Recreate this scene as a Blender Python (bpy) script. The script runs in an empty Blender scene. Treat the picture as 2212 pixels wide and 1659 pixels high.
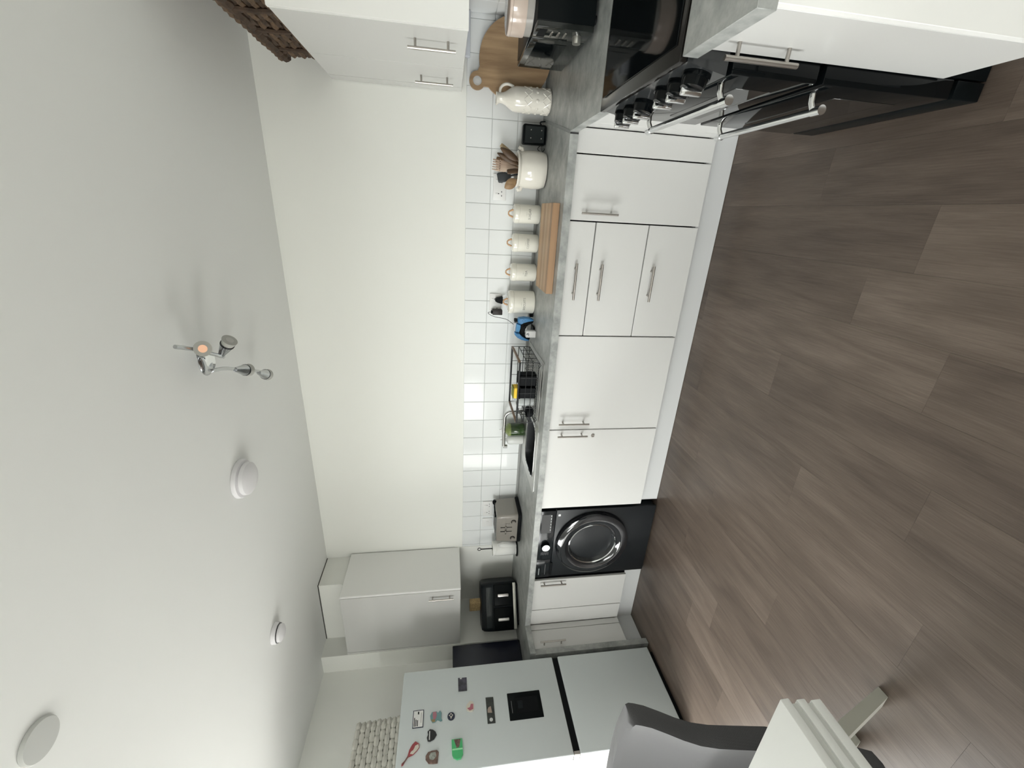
import bpy, bmesh, math, random
from mathutils import Vector, Matrix
random.seed(7)
R = math.radians
SC = bpy.context.scene
COL = SC.collection

# ------------------------------------------------------------------ camera
FPX = 898.86
cam_d = bpy.data.cameras.new('camera')
cam_d.sensor_fit = 'HORIZONTAL'; cam_d.sensor_width = 36.0
cam_d.lens = FPX * 36.0 / 2212.0
cam_d.clip_start = 0.02
cam = bpy.data.objects.new('camera', cam_d); COL.objects.link(cam)
CP = Vector((-0.4963, -2.7921, 1.4471))
yaw, pitch, roll = R(22.574), R(-8.5954), R(-0.3027)
f0 = Vector((-math.sin(yaw), math.cos(yaw), 0)); r0 = Vector((math.cos(yaw), math.sin(yaw), 0)); u0 = Vector((0, 0, 1))
fw = f0 * math.cos(pitch) + u0 * math.sin(pitch)
uu = -f0 * math.sin(pitch) + u0 * math.cos(pitch)
rr = r0 * math.cos(roll) + uu * math.sin(roll)
up = -r0 * math.sin(roll) + uu * math.cos(roll)
# the photograph lies on its side: picture-right is world-down, picture-up is world-right
cx, cy, cz = -up, rr, -fw
cam.matrix_world = Matrix(((cx.x, cy.x, cz.x, CP.x), (cx.y, cy.y, cz.y, CP.y), (cx.z, cy.z, cz.z, CP.z), (0, 0, 0, 1)))
SC.camera = cam

# ------------------------------------------------------------------ world, lights, exposure
w = bpy.data.worlds.new('world'); SC.world = w; w.use_nodes = True
bg = w.node_tree.nodes['Background']; wn = w.node_tree
_tc = wn.nodes.new('ShaderNodeTexCoord'); _sx = wn.nodes.new('ShaderNodeSeparateXYZ'); _rp = wn.nodes.new('ShaderNodeValToRGB')
wn.links.new(_tc.outputs['Generated'], _sx.inputs[0]); wn.links.new(_sx.outputs['Z'], _rp.inputs[0]); wn.links.new(_rp.outputs[0], bg.inputs[0])
_rp.color_ramp.elements[0].position = 0.0; _rp.color_ramp.elements[0].color = (0.34, 0.34, 0.325, 1)      # ground outside
_rp.color_ramp.elements[1].position = 0.02; _rp.color_ramp.elements[1].color = (0.97, 0.99, 0.97, 1)     # even overcast sky
bg.inputs[1].default_value = 22.5
SC.view_settings.view_transform = 'Standard'; SC.view_settings.look = 'None'
SC.view_settings.gamma = 1.0; SC.view_settings.use_curve_mapping = False
SC.view_settings.exposure = 0.0
WIN = [(-2.9, -1.68, 0.12, 2.14), (-6.0, -3.9, 0.72, 1.25)]     # windows in the left wall: y0, y1, z0, z1
XL, XR, YF, ZC = -3.97, 0.48, -6.2, 2.45
FILL_WIN = (-3.9, -2.0, 1.12, 2.3)                                 # added fill window, unseen in the wall behind the camera: x0, x1, z0, z1
for k, (y0, y1, z0, z1) in enumerate(WIN):      # light portals: help the renderer find the sky through the windows
    l = bpy.data.lights.new('window_daylight', 'AREA'); l.shape = 'RECTANGLE'; l.size = z1 - z0; l.size_y = y1 - y0; l.cycles.is_portal = True
    o = bpy.data.objects.new('window_daylight', l); COL.objects.link(o); o.location = (XL - 0.02, (y0 + y1) / 2, (z0 + z1) / 2); o.rotation_euler = (0, R(-90), 0)

l = bpy.data.lights.new('window_daylight', 'AREA'); l.shape = 'RECTANGLE'; l.size = FILL_WIN[1] - FILL_WIN[0]; l.size_y = FILL_WIN[3] - FILL_WIN[2]; l.cycles.is_portal = True  # portal for the added fill window
o = bpy.data.objects.new('window_daylight', l); COL.objects.link(o); o.location = ((FILL_WIN[0] + FILL_WIN[1]) / 2, YF - .02, (FILL_WIN[2] + FILL_WIN[3]) / 2); o.rotation_euler = (R(90), 0, 0)

# ------------------------------------------------------------------ materials
MATS = {}
def nodes(name):
    m = bpy.data.materials.new(name); m.use_nodes = True
    return m, m.node_tree, m.node_tree.nodes['Principled BSDF']
def mat(name, col, rough=0.5, metal=0.0, spec=0.5, coat=0.0, noise=0.0, nscale=8.0, bump=0.0, bscale=60.0, trans=0.0, alpha=1.0, emit=None, es=0.0, ior=1.45, stretch=(1, 1, 1), col2=None):
    if name in MATS: return MATS[name]
    m, nt, b = nodes(name)
    b.inputs['Base Color'].default_value = (*col, 1); b.inputs['Roughness'].default_value = rough
    b.inputs['Metallic'].default_value = metal; b.inputs['Specular IOR Level'].default_value = spec
    b.inputs['Coat Weight'].default_value = coat; b.inputs['Coat Roughness'].default_value = 0.05
    b.inputs['Transmission Weight'].default_value = trans; b.inputs['Alpha'].default_value = alpha; b.inputs['IOR'].default_value = ior
    if emit: b.inputs['Emission Color'].default_value = (*emit, 1); b.inputs['Emission Strength'].default_value = es
    if noise or bump:
        tc = nt.nodes.new('ShaderNodeTexCoord'); mp = nt.nodes.new('ShaderNodeMapping'); mp.inputs['Scale'].default_value = stretch
        nt.links.new(tc.outputs['Object'], mp.inputs['Vector'])
    if noise:
        n = nt.nodes.new('ShaderNodeTexNoise'); n.inputs['Scale'].default_value = nscale; n.inputs['Detail'].default_value = 6; n.inputs['Roughness'].default_value = 0.65
        rp = nt.nodes.new('ShaderNodeValToRGB'); rp.color_ramp.elements[0].position = 0.3; rp.color_ramp.elements[1].position = 0.7
        c2 = col2 or tuple(c * (1 + noise) for c in col); c1 = tuple(c * (1 - noise) for c in col) if not col2 else col
        rp.color_ramp.elements[0].color = (*c1, 1); rp.color_ramp.elements[1].color = (*c2, 1)
        nt.links.new(mp.outputs[0], n.inputs['Vector']); nt.links.new(n.outputs['Fac'], rp.inputs[0]); nt.links.new(rp.outputs[0], b.inputs['Base Color'])
    if bump:
        n2 = nt.nodes.new('ShaderNodeTexNoise'); n2.inputs['Scale'].default_value = bscale; n2.inputs['Detail'].default_value = 3
        bp = nt.nodes.new('ShaderNodeBump'); bp.inputs['Strength'].default_value = bump; bp.inputs['Distance'].default_value = 0.002
        nt.links.new(mp.outputs[0], n2.inputs['Vector']); nt.links.new(n2.outputs['Fac'], bp.inputs['Height']); nt.links.new(bp.outputs[0], b.inputs['Normal'])
    MATS[name] = m
    return m

def floor_material():
    m, nt, b = nodes('oak_vinyl'); N = nt.nodes.new; L = nt.links.new
    tc = N('ShaderNodeTexCoord'); oi = N('ShaderNodeObjectInfo')
    mp = N('ShaderNodeMapping'); mp.inputs['Scale'].default_value = (1, 1, 1)
    cmb = N('ShaderNodeCombineXYZ'); mul = N('ShaderNodeMath'); mul.operation = 'MULTIPLY'; mul.inputs[1].default_value = 40
    L(oi.outputs['Random'], mul.inputs[0]); L(mul.outputs[0], cmb.inputs[0]); L(mul.outputs[0], cmb.inputs[1])
    add = N('ShaderNodeVectorMath'); add.operation = 'ADD'; L(tc.outputs['Object'], add.inputs[0]); L(cmb.outputs[0], add.inputs[1])
    # long grain: rings stretched along the board
    m1 = N('ShaderNodeMapping'); m1.inputs['Scale'].default_value = (6.5, 0.9, 1); L(add.outputs[0], m1.inputs['Vector'])
    n1 = N('ShaderNodeTexNoise'); n1.inputs['Scale'].default_value = 1.0; n1.inputs['Detail'].default_value = 2; L(m1.outputs[0], n1.inputs['Vector'])
    w1 = N('ShaderNodeMath'); w1.operation = 'MULTIPLY'; w1.inputs[1].default_value = 38; L(n1.outputs['Fac'], w1.inputs[0])
    s1 = N('ShaderNodeMath'); s1.operation = 'SINE'; L(w1.outputs[0], s1.inputs[0])
    m2 = N('ShaderNodeMapping'); m2.inputs['Scale'].default_value = (210, 8, 1); L(add.outputs[0], m2.inputs['Vector'])
    n2 = N('ShaderNodeTexNoise'); n2.inputs['Scale'].default_value = 1.0; n2.inputs['Detail'].default_value = 4; n2.inputs['Roughness'].default_value = 0.7; L(m2.outputs[0], n2.inputs['Vector'])
    m3 = N('ShaderNodeMapping'); m3.inputs['Scale'].default_value = (7, 0.9, 1); L(add.outputs[0], m3.inputs['Vector'])
    n3 = N('ShaderNodeTexNoise'); n3.inputs['Scale'].default_value = 1.3; n3.inputs['Detail'].default_value = 3; L(m3.outputs[0], n3.inputs['Vector'])
    # sum = fine + rings + blotch + tone of this board
    a1 = N('ShaderNodeMath'); a1.operation = 'MULTIPLY_ADD'; a1.inputs[1].default_value = 0.055; L(s1.outputs[0], a1.inputs[0]); 
    f1 = N('ShaderNodeMath'); f1.operation = 'MULTIPLY_ADD'; f1.inputs[1].default_value = 0.6; f1.inputs[2].default_value = -0.22; L(n2.outputs['Fac'], f1.inputs[0]); L(f1.outputs[0], a1.inputs[2])
    a2 = N('ShaderNodeMath'); a2.operation = 'MULTIPLY_ADD'; a2.inputs[1].default_value = 0.55; L(n3.outputs['Fac'], a2.inputs[0]); L(a1.outputs[0], a2.inputs[2])
    a3 = N('ShaderNodeMath'); a3.operation = 'MULTIPLY_ADD'; a3.inputs[1].default_value = 0.17; L(oi.outputs['Random'], a3.inputs[0]); L(a2.outputs[0], a3.inputs[2])
    rp = N('ShaderNodeValToRGB'); e = rp.color_ramp.elements
    e[0].position = 0.2; e[0].color = (0.066, 0.049, 0.039, 1); e[1].position = 0.82; e[1].color = (0.188, 0.150, 0.124, 1)
    e2 = e.new(0.5); e2.color = (0.116, 0.089, 0.071, 1)
    L(a3.outputs[0], rp.inputs[0]); L(rp.outputs[0], b.inputs['Base Color'])
    b.inputs['Roughness'].default_value = 0.38; b.inputs['Specular IOR Level'].default_value = 0.42
    bp = N('ShaderNodeBump'); bp.inputs['Strength'].default_value = 0.25; bp.inputs['Distance'].default_value = 0.001
    L(n2.outputs['Fac'], bp.inputs['Height']); L(bp.outputs[0], b.inputs['Normal'])
    return m

def wood_material(name, c1, c2, axis=0, sc=1.0, rough=0.5):
    if name in MATS: return MATS[name]
    m, nt, b = nodes(name); N = nt.nodes.new; L = nt.links.new
    tc = N('ShaderNodeTexCoord'); mp = N('ShaderNodeMapping')
    s = [70 * sc, 70 * sc, 70 * sc]; s[axis] = 3 * sc; mp.inputs['Scale'].default_value = s; L(tc.outputs['Object'], mp.inputs['Vector'])
    n = N('ShaderNodeTexNoise'); n.inputs['Scale'].default_value = 1; n.inputs['Detail'].default_value = 5; L(mp.outputs[0], n.inputs['Vector'])
    rp = N('ShaderNodeValToRGB'); rp.color_ramp.elements[0].position = 0.3; rp.color_ramp.elements[1].position = 0.7
    rp.color_ramp.elements[0].color = (*c1, 1); rp.color_ramp.elements[1].color = (*c2, 1)
    L(n.outputs['Fac'], rp.inputs[0]); L(rp.outputs[0], b.inputs['Base Color']); b.inputs['Roughness'].default_value = rough
    MATS[name] = m; return m

def fabric_material(name, col):
    m, nt, b = nodes(name); N = nt.nodes.new; L = nt.links.new
    tc = N('ShaderNodeTexCoord'); ch = N('ShaderNodeTexChecker'); ch.inputs['Scale'].default_value = 420
    L(tc.outputs['Object'], ch.inputs['Vector'])
    n = N('ShaderNodeTexNoise'); n.inputs['Scale'].default_value = 320; n.inputs['Detail'].default_value = 2; L(tc.outputs['Object'], n.inputs['Vector'])
    mx = N('ShaderNodeMixRGB'); mx.inputs[0].default_value = 0.5; L(ch.outputs['Color'], mx.inputs[1]); L(n.outputs['Color'], mx.inputs[2])
    rp = N('ShaderNodeValToRGB'); rp.color_ramp.elements[0].color = (*[c * 0.7 for c in col], 1); rp.color_ramp.elements[1].color = (*[c * 1.25 for c in col], 1)
    L(mx.outputs[0], rp.inputs[0]); L(rp.outputs[0], b.inputs['Base Color']); b.inputs['Roughness'].default_value = 0.95
    b.inputs['Sheen Weight'].default_value = 0.25
    bp = N('ShaderNodeBump'); bp.inputs['Strength'].default_value = 0.4; bp.inputs['Distance'].default_value = 0.001; L(mx.outputs[0], bp.inputs['Height']); L(bp.outputs[0], b.inputs['Normal'])
    return m

def pane_material():
    m, nt, b = nodes('window_glass'); N = nt.nodes.new; L = nt.links.new
    tr = N('ShaderNodeBsdfTransparent'); gl = N('ShaderNodeBsdfGlossy'); gl.inputs['Roughness'].default_value = 0.02
    mx = N('ShaderNodeMixShader'); mx.inputs[0].default_value = 0.05; L(tr.outputs[0], mx.inputs[1]); L(gl.outputs[0], mx.inputs[2])
    L(mx.outputs[0], nt.nodes['Material Output'].inputs[0]); return m

def clear_material(name, col, keep=0.75, rough=0.05):
    """thin clear plastic or glass: mostly see-through with a gloss"""
    if name in MATS: return MATS[name]
    m, nt, b = nodes(name); N = nt.nodes.new; L = nt.links.new
    tr = N('ShaderNodeBsdfTransparent'); tr.inputs[0].default_value = (*col, 1)
    b.inputs['Base Color'].default_value = (*col, 1); b.inputs['Roughness'].default_value = rough
    mx = N('ShaderNodeMixShader'); mx.inputs[0].default_value = 1 - keep; L(tr.outputs[0], mx.inputs[1]); L(b.outputs[0], mx.inputs[2])
    L(mx.outputs[0], nt.nodes['Material Output'].inputs[0]); MATS[name] = m; return m

M_WALL = mat('wall_paint', (0.885, 0.892, 0.85), 0.85, bump=0.05, bscale=250)
M_WALL2 = mat('wall_paint_shaded', (0.86, 0.865, 0.82), 0.85, bump=0.05, bscale=250)  # wall paint toned down, with the alcove's shade mixed into the colour
M_CEIL = mat('ceiling_paint', (0.88, 0.89, 0.875), 0.9, bump=0.05, bscale=200)
M_TILE = mat('white_tile', (0.84, 0.86, 0.86), 0.06, spec=0.55, bump=0.05, bscale=9)
M_GROUT = mat('grout', (0.58, 0.59, 0.58), 0.9)
M_DOOR = mat('gloss_white', (0.63, 0.63, 0.615), 0.22, spec=0.4)
M_CARC = mat('carcass_gap_shade', (0.008, 0.008, 0.010), 0.8, spec=0.1)  # near-black so door gaps read as shadow; shade painted into the carcass colour
M_PANEL = mat('white_panel', (0.85, 0.85, 0.83), 0.4)
M_PLINTH = mat('plinth_grey', (0.62, 0.63, 0.63), 0.45)
M_WORK = mat('concrete_laminate', (0.20, 0.212, 0.205), 0.36, noise=1, nscale=14.0, col2=(0.43, 0.44, 0.425), bump=0.06, bscale=120)
M_STEEL = mat('brushed_steel', (0.44, 0.415, 0.385), 0.3, metal=1.0)
M_CHROME = mat('chrome', (0.78, 0.79, 0.80), 0.08, metal=1.0)
M_SINK = mat('sink_steel', (0.50, 0.50, 0.48), 0.32, metal=1.0)
M_BOWL = mat('sink_bowl_dark', (0.014, 0.016, 0.018), 0.35)
M_BLACK = mat('black_gloss', (0.003, 0.004, 0.0045), 0.05, spec=0.2)
M_BLACKM = mat('black_satin', (0.004, 0.0055, 0.006), 0.30, spec=0.10)
M_BLACKP = mat('black_plastic', (0.007, 0.008, 0.009), 0.5, spec=0.10)
M_CHAR = mat('charcoal_satin', (0.010, 0.013, 0.015), 0.42, spec=0.18)
M_WIRE = mat('black_wire', (0.008, 0.009, 0.010), 0.4)
M_WHITE = mat('white_plastic', (0.80, 0.80, 0.79), 0.3)
M_CREAM = mat('cream_enamel', (0.80, 0.78, 0.70), 0.14, coat=0.3)
M_CERAM = mat('cream_ceramic', (0.76, 0.73, 0.66), 0.12, coat=0.4)
M_FRIDGE = mat('fridge_silver', (0.60, 0.645, 0.65), 0.38, bump=0.03, bscale=400)
M_INK = mat('grey_ink', (0.30, 0.29, 0.26), 0.7)
M_GREYMARK = mat('light_grey_print', (0.62, 0.63, 0.63), 0.6)
M_FLOOR = floor_material()
M_FABRIC = fabric_material('grey_weave', (0.060, 0.059, 0.062))
M_TABLE = mat('table_white', (0.86, 0.87, 0.85), 0.3)
M_PANE = pane_material()
M_OAK = wood_material('oak_stripe', (0.33, 0.195, 0.105), (0.56, 0.37, 0.215), 0, 0.45)
M_MANGO = wood_material('mango_board', (0.25, 0.155, 0.082), (0.42, 0.285, 0.16), 2, 0.5)
M_SPOON = wood_material('olive_wood', (0.22, 0.13, 0.065), (0.40, 0.26, 0.14), 2, 0.8)
M_DARKW = wood_material('dark_spoon_wood', (0.055, 0.03, 0.016), (0.12, 0.07, 0.035), 2, 0.8)
M_PALEW = wood_material('pale_wood', (0.50, 0.37, 0.21), (0.66, 0.52, 0.33), 2, 0.8)
M_TAN = mat('cork_tan', (0.47, 0.34, 0.17), 0.9, noise=0.3, nscale=60)
M_KNOBW = mat('bamboo_knob', (0.50, 0.30, 0.16), 0.5)

# ------------------------------------------------------------------ builder
ORIGIN = {}
class B:
    def __init__(s): s.bm = bmesh.new()
    def _m(s, vs, M):
        if M is not None: bmesh.ops.transform(s.bm, matrix=M, verts=vs)
    def box(s, x0, x1, y0, y1, z0, z1, bev=0.0, seg=2, M=None):
        r = bmesh.ops.create_cube(s.bm, size=1.0); vs = r['verts']
        x0, x1 = min(x0, x1), max(x0, x1); y0, y1 = min(y0, y1), max(y0, y1); z0, z1 = min(z0, z1), max(z0, z1)
        for v in vs: v.co = Vector((x0 + (v.co.x + .5) * (x1 - x0), y0 + (v.co.y + .5) * (y1 - y0), z0 + (v.co.z + .5) * (z1 - z0)))
        if bev:
            es = list({e for v in vs for e in v.link_edges})
            q = bmesh.ops.bevel(s.bm, geom=es, offset=bev, segments=seg, profile=0.5, affect='EDGES')
            vs = list({v for f in q['faces'] for v in f.verts} | {v for v in vs if v.is_valid})
        s._m(vs, M); return s
    def ring(s, pts): return [s.bm.verts.new(p) for p in pts]
    def bridge(s, a, b, smooth=True):
        n = len(a)
        for i in range(n):
            f = s.bm.faces.new((a[i], a[(i + 1) % n], b[(i + 1) % n], b[i])); f.smooth = smooth
    def cap(s, a, flip=False):
        try: s.bm.faces.new(list(reversed(a)) if flip else a)
        except ValueError: pass
    def cyl(s, p0, p1, r, r2=None, seg=16, caps=True, smooth=True):
        p0, p1 = Vector(p0), Vector(p1); r2 = r if r2 is None else r2
        d = (p1 - p0).normalized(); a = d.orthogonal().normalized(); c = d.cross(a)
        ring = lambda p, q: s.ring([p + (a * math.cos(t) + c * math.sin(t)) * q for t in (2 * math.pi * i / seg for i in range(seg))])
        A, Bq = ring(p0, r), ring(p1, r2); s.bridge(A, Bq, smooth)
        if caps: s.cap(A, True); s.cap(Bq)
        return s
    def tube(s, pts, r, seg=8, closed=False, flat=1.0):
        pts = [Vector(p) for p in pts]; n = len(pts); rings = []; prev = None
        for i, p in enumerate(pts):
            if closed: d = pts[(i + 1) % n] - pts[i - 1]
            else: d = pts[min(i + 1, n - 1)] - pts[max(i - 1, 0)]
            d.normalize()
            a = d.orthogonal().normalized() if prev is None else (prev - d * prev.dot(d)).normalized()
            prev = a; c = d.cross(a)
            rad = r[i] if isinstance(r, (list, tuple)) else r
            rings.append(s.ring([p + (a * math.cos(t) + c * math.sin(t) * flat) * rad for t in (2 * math.pi * k / seg for k in range(seg))]))
        for i in range(n - 1): s.bridge(rings[i], rings[i + 1])
        if closed:
            # align start of last ring with first to avoid twist
            best = min(range(seg), key=lambda k: (rings[-1][k].co - rings[0][0].co).length)
            s.bridge(rings[-1][best:] + rings[-1][:best], rings[0])
        else: s.cap(rings[0], True); s.cap(rings[-1])
        return s
    def lathe(s, prof, c=(0, 0, 0), seg=32, axis='z', sy=1.0, caps=True):
        c = Vector(c); rings = []
        for (r, h) in prof:
            pts = []
            for i in range(seg):
                t = 2 * math.pi * i / seg; a, b = r * math.cos(t), r * math.sin(t) * sy
                pts.append(c + (Vector((a, b, h)) if axis == 'z' else Vector((b, h, a)) if axis == 'y' else Vector((h, a, b))))
            rings.append(s.ring(pts))
        for i in range(len(rings) - 1): s.bridge(rings[i], rings[i + 1])
        if caps: s.cap(rings[0], True); s.cap(rings[-1])
        return s
    def prism(s, poly, axis, a, b, smooth=False):
        """poly: 2D points in the two other axes (in xyz order); extruded along axis from a to b"""
        mk = {'x': lambda p, t: (t, p[0], p[1]), 'y': lambda p, t: (p[0], t, p[1]), 'z': lambda p, t: (p[0], p[1], t)}[axis]
        A = s.ring([mk(p, a) for p in poly]); C = s.ring([mk(p, b) for p in poly])
        s.bridge(A, C, smooth); s.cap(A, True); s.cap(C); return s
    def sphere(s, c, r, sx=1, sy=1, sz=1, u=16, v=10, M=None):
        q = bmesh.ops.create_uvsphere(s.bm, u_segments=u, v_segments=v, radius=r)
        for x in q['verts']: x.co = Vector((x.co.x * sx, x.co.y * sy, x.co.z * sz)) + Vector(c)
        for f in {f for x in q['verts'] for f in x.link_faces}: f.smooth = True
        s._m(q['verts'], M); return s
    def grid(s, rows, smooth=True, closed_u=False):
        R_ = [s.ring(r) for r in rows]; n = len(rows[0])
        for i in range(len(R_) - 1):
            for j in range(n if closed_u else n - 1):
                f = s.bm.faces.new((R_[i][j], R_[i][(j + 1) % n], R_[i + 1][(j + 1) % n], R_[i + 1][j])); f.smooth = smooth
        return R_
    def mesh(s, name, m):
        bmesh.ops.recalc_face_normals(s.bm, faces=s.bm.faces)
        me = bpy.data.meshes.new(name); s.bm.to_mesh(me); s.bm.free(); me.materials.append(m)
        me.set_sharp_from_angle(angle=R(40)); return me
    def obj(s, name, m, parent=None, world=True):
        if parent is not None and world:
            o0 = ORIGIN.get(parent.name)
            if o0 is not None: bmesh.ops.translate(s.bm, vec=-o0, verts=s.bm.verts)
        return link(name, s.mesh(name, m), parent)
def link(name, me, parent=None):
    o = bpy.data.objects.new(name, me); COL.objects.link(o)
    if parent is not None:
        o.parent = parent
        if parent.name in ORIGIN: ORIGIN[o.name] = ORIGIN[parent.name]
    else: ORIGIN[o.name] = Vector((0, 0, 0))
    return o
def tag(o, label=None, cat=None, group=None, kind=None):
    if label: o['label'] = label
    if cat: o['category'] = cat
    if group: o['group'] = group
    if kind: o['kind'] = kind
    return o
def thing(name, label, cat, loc=(0, 0, 0), rotz=0.0, group=None, local=False):
    o = bpy.data.objects.new(name, None); COL.objects.link(o); o.location = loc; o.rotation_euler = (0, 0, rotz); o.empty_display_size = 0.05
    ORIGIN[o.name] = Vector((0, 0, 0)) if (local or rotz) else Vector(loc)
    return tag(o, label, cat, group)
def struct(b, name, m): return tag(b.obj(name, m), kind='structure')
def text_mesh(s, size, m, bend=None):
    cu = bpy.data.curves.new('lettering', 'FONT'); cu.body = s; cu.size = size; cu.align_x = 'CENTER'; cu.align_y = 'CENTER'; cu.extrude = 0.0002; cu.resolution_u = 2
    o = bpy.data.objects.new('lettering', cu); COL.objects.link(o)
    dg = bpy.context.evaluated_depsgraph_get(); me = bpy.data.meshes.new_from_object(o.evaluated_get(dg)); bpy.data.objects.remove(o); bpy.data.curves.remove(cu)
    me.materials.clear(); me.materials.append(m); return me
def lettering(name, s, size, m, parent, center, facing='-y', radius=None):
    """flat print; text plane faces -y or +x; radius wraps it around a vertical cylinder whose axis lies radius behind"""
    me = text_mesh(s, size, m); o0 = ORIGIN.get(parent.name, Vector((0, 0, 0))); c = Vector(center) - o0
    for v in me.vertices:
        x, y, z = v.co
        if facing == '-y':
            if radius: t = x / radius; p = Vector((radius * math.sin(t), radius - (radius + z) * math.cos(t), y))
            else: p = Vector((x, -z, y))
        elif facing == '+x': p = Vector((z, x, y))
        elif facing == '-x': p = Vector((-z, -x, y))
        v.co = c + p
    return link(name, me, parent)
def copy_tree(o, parent=None):
    c = o.copy(); COL.objects.link(c); c.parent = parent; ORIGIN[c.name] = ORIGIN.get(o.name, Vector((0, 0, 0)))
    for ch in list(o.children): copy_tree(ch, c)
    return c

ZW, WT = 0.892, 0.04        # worktop top, thickness
ZB = ZW - WT
YD = -0.62                  # door fronts of the back run
XRD = -0.108                # door fronts of the right return
XLD = -3.39                 # door fronts of the left return

# ================================================================== STRUCTURE
# floor: boards laid towards the back wall
fl = struct(B().box(XL, XR, YF, 0.0, -0.06, -0.004), 'floor', mat('subfloor', (0.05, 0.04, 0.033), 0.8))
PW = 0.2; edge0 = -0.206
joint_of = {0: -1.19, 1: -0.42, 2: -1.495, 3: -1.827, 4: -1.235, 5: -1.94, 6: -1.51, 7: -0.86, 8: -1.07, 9: -1.62, 10: -0.95, 11: -1.33}
plank_cache = {}
for k in range(-4, 20):
    xa, xb = edge0 - PW * (k + 1), edge0 - PW * k
    xa, xb = max(xa, XL), min(xb, XR)
    if xb - xa < 0.01: continue
    j = joint_of.get(k, -random.uniform(0.4, 1.6)); ys = [0.0]
    while j < -0.12 - 1.22: j += 1.22
    if j < -0.12: ys.append(j)
    while ys[-1] > YF: ys.append((ys[-1] - 1.22) if len(ys) > 1 else j - 1.22)
    for a, b_ in zip(ys[:-1], ys[1:]):
        b_ = max(b_, YF); ln = a - b_; wd = xb - xa
        if ln < 0.02: continue
        key = (round(wd, 3), round(ln, 3))
        if key not in plank_cache: plank_cache[key] = B().box(-wd / 2 + .0002, wd / 2 - .0002, -ln / 2 + .0002, ln / 2 - .0002, -0.004, 0.0).mesh('plank', M_FLOOR)
        p = link('plank', plank_cache[key], fl); p.location = ((xa + xb) / 2, (a + b_) / 2, 0)

wb = struct(B().box(XL - .1, XR + .1, 0.006, 0.12, -0.06, ZC + .1), 'wall_back', M_WALL)
wr = struct(B().box(XR, XR + .12, YF, 0.006, -0.06, ZC + .1), 'wall_right', M_WALL)
wl_b = B(); cur = 0.006
for (y0, y1, z0, z1) in WIN:
    wl_b.box(XL - .12, XL, y1, cur, -0.06, ZC + .1); wl_b.box(XL - .12, XL, y0, y1, -0.06, z0); wl_b.box(XL - .12, XL, y0, y1, z1, ZC + .1); cur = y0
wl_b.box(XL - .12, XL, YF, cur, -0.06, ZC + .1)
wl = struct(wl_b, 'wall_left', M_WALL)
fw_ = B(); wx0, wx1, wz0, wz1 = FILL_WIN
fw_.box(XL - .12, wx0, YF - .12, YF, -0.06, ZC + .1); fw_.box(wx1, XR + .12, YF - .12, YF, -0.06, ZC + .1)
fw_.box(wx0, wx1, YF - .12, YF, -0.06, wz0); fw_.box(wx0, wx1, YF - .12, YF, wz1, ZC + .1)
struct(fw_, 'wall_front', M_WALL)
fr = B(); t = 0.05
fr.box(wx0, wx0 + t, YF - .09, YF - .04, wz0, wz1); fr.box(wx1 - t, wx1, YF - .09, YF - .04, wz0, wz1); fr.box(wx0, wx1, YF - .09, YF - .04, wz0, wz0 + t); fr.box(wx0, wx1, YF - .09, YF - .04, wz1 - t, wz1)
fo = struct(fr, 'window_3', M_WHITE); B().box(wx0 + t, wx1 - t, YF - .07, YF - .064, wz0 + t, wz1 - t).obj('pane', M_PANE, fo)  # added window, put in to brighten the left side
struct(B().box(XL - .12, XR + .12, YF - .12, 0.12, ZC, ZC + .12), 'ceiling', M_CEIL)
struct(B().box(XL, -3.79, -0.43, 0.006, 0, ZC), 'wall_column', M_WALL2)
struct(B().box(-3.79, -3.21, -0.27, 0.006, 2.23, ZC), 'ceiling_bulkhead', M_WALL2)
struct(B().box(-3.79, -3.172, 0.0, 0.007, ZW, 1.40), 'wall_alcove', M_WALL2)
tr_ = B(); tr_.box(-3.79, -3.207, -.273, -.27, ZC - .006, ZC); tr_.box(-3.21, -3.207, -.273, .004, ZC - .006, ZC); struct(tr_, 'shadow_strip', mat('shadow_gap', (.06, .06, .055), .9))  # dark strip painting the shadow line where bulkhead meets ceiling
for k, (y0, y1, z0, z1) in enumerate(WIN):
    fr = B(); t = 0.05
    fr.box(XL - .09, XL - .04, y0, y0 + t, z0, z1); fr.box(XL - .09, XL - .04, y1 - t, y1, z0, z1)
    fr.box(XL - .09, XL - .04, y0, y1, z0, z0 + t); fr.box(XL - .09, XL - .04, y0, y1, z1 - t, z1)
    fo = struct(fr, 'window_%d' % (k + 1), M_WHITE)
    B().box(XL - .07, XL - .064, y0 + t, y1 - t, z0 + t, z1 - t).obj('pane', M_PANE, fo)

# wall tiles: three rows of 150 mm squares on the back wall and on the right wall
tc_ = {}
def tile(w_, h_, par, loc, rot=0.0):
    key = (round(w_, 3), round(h_, 3))
    if key not in tc_: tc_[key] = B().box(-w_ / 2, w_ / 2, 0, 0.006, -h_ / 2, h_ / 2, 0.0012, 1).mesh('tile', M_TILE)
    o = link('tile', tc_[key], par); o.location = loc
    o.rotation_euler = (random.uniform(-.0022, .0022), 0, rot + random.uniform(-.0022, .0022))
G = 0.0028
tgr = B().box(-3.172, XR - .001, 0.0035, 0.007, ZW - .03, 1.3415).obj('grout_bed', M_GROUT, wb)
xs = [XR - .002] + [-.15 * i for i in range(-3, 22)] + [-3.172]
for row in range(3):
    z0 = ZW + .15 * row
    for a, b_ in zip(xs[:-1], xs[1:]):
        tile(a - b_ - G, .15 - G, wb, ((a + b_) / 2, 0.0, z0 + .075))
B().box(XR - .0035, XR + .001, -1.06, 0.0, ZW - .03, 1.3415).obj('grout_bed', M_GROUT, wr)
for row in range(3):
    for i in range(7):
        tile(.15 - G, .15 - G, wr, (XR - 0.006, -.003 - .15 * (i + .5), ZW + .15 * row + .075), R(-90))

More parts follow.
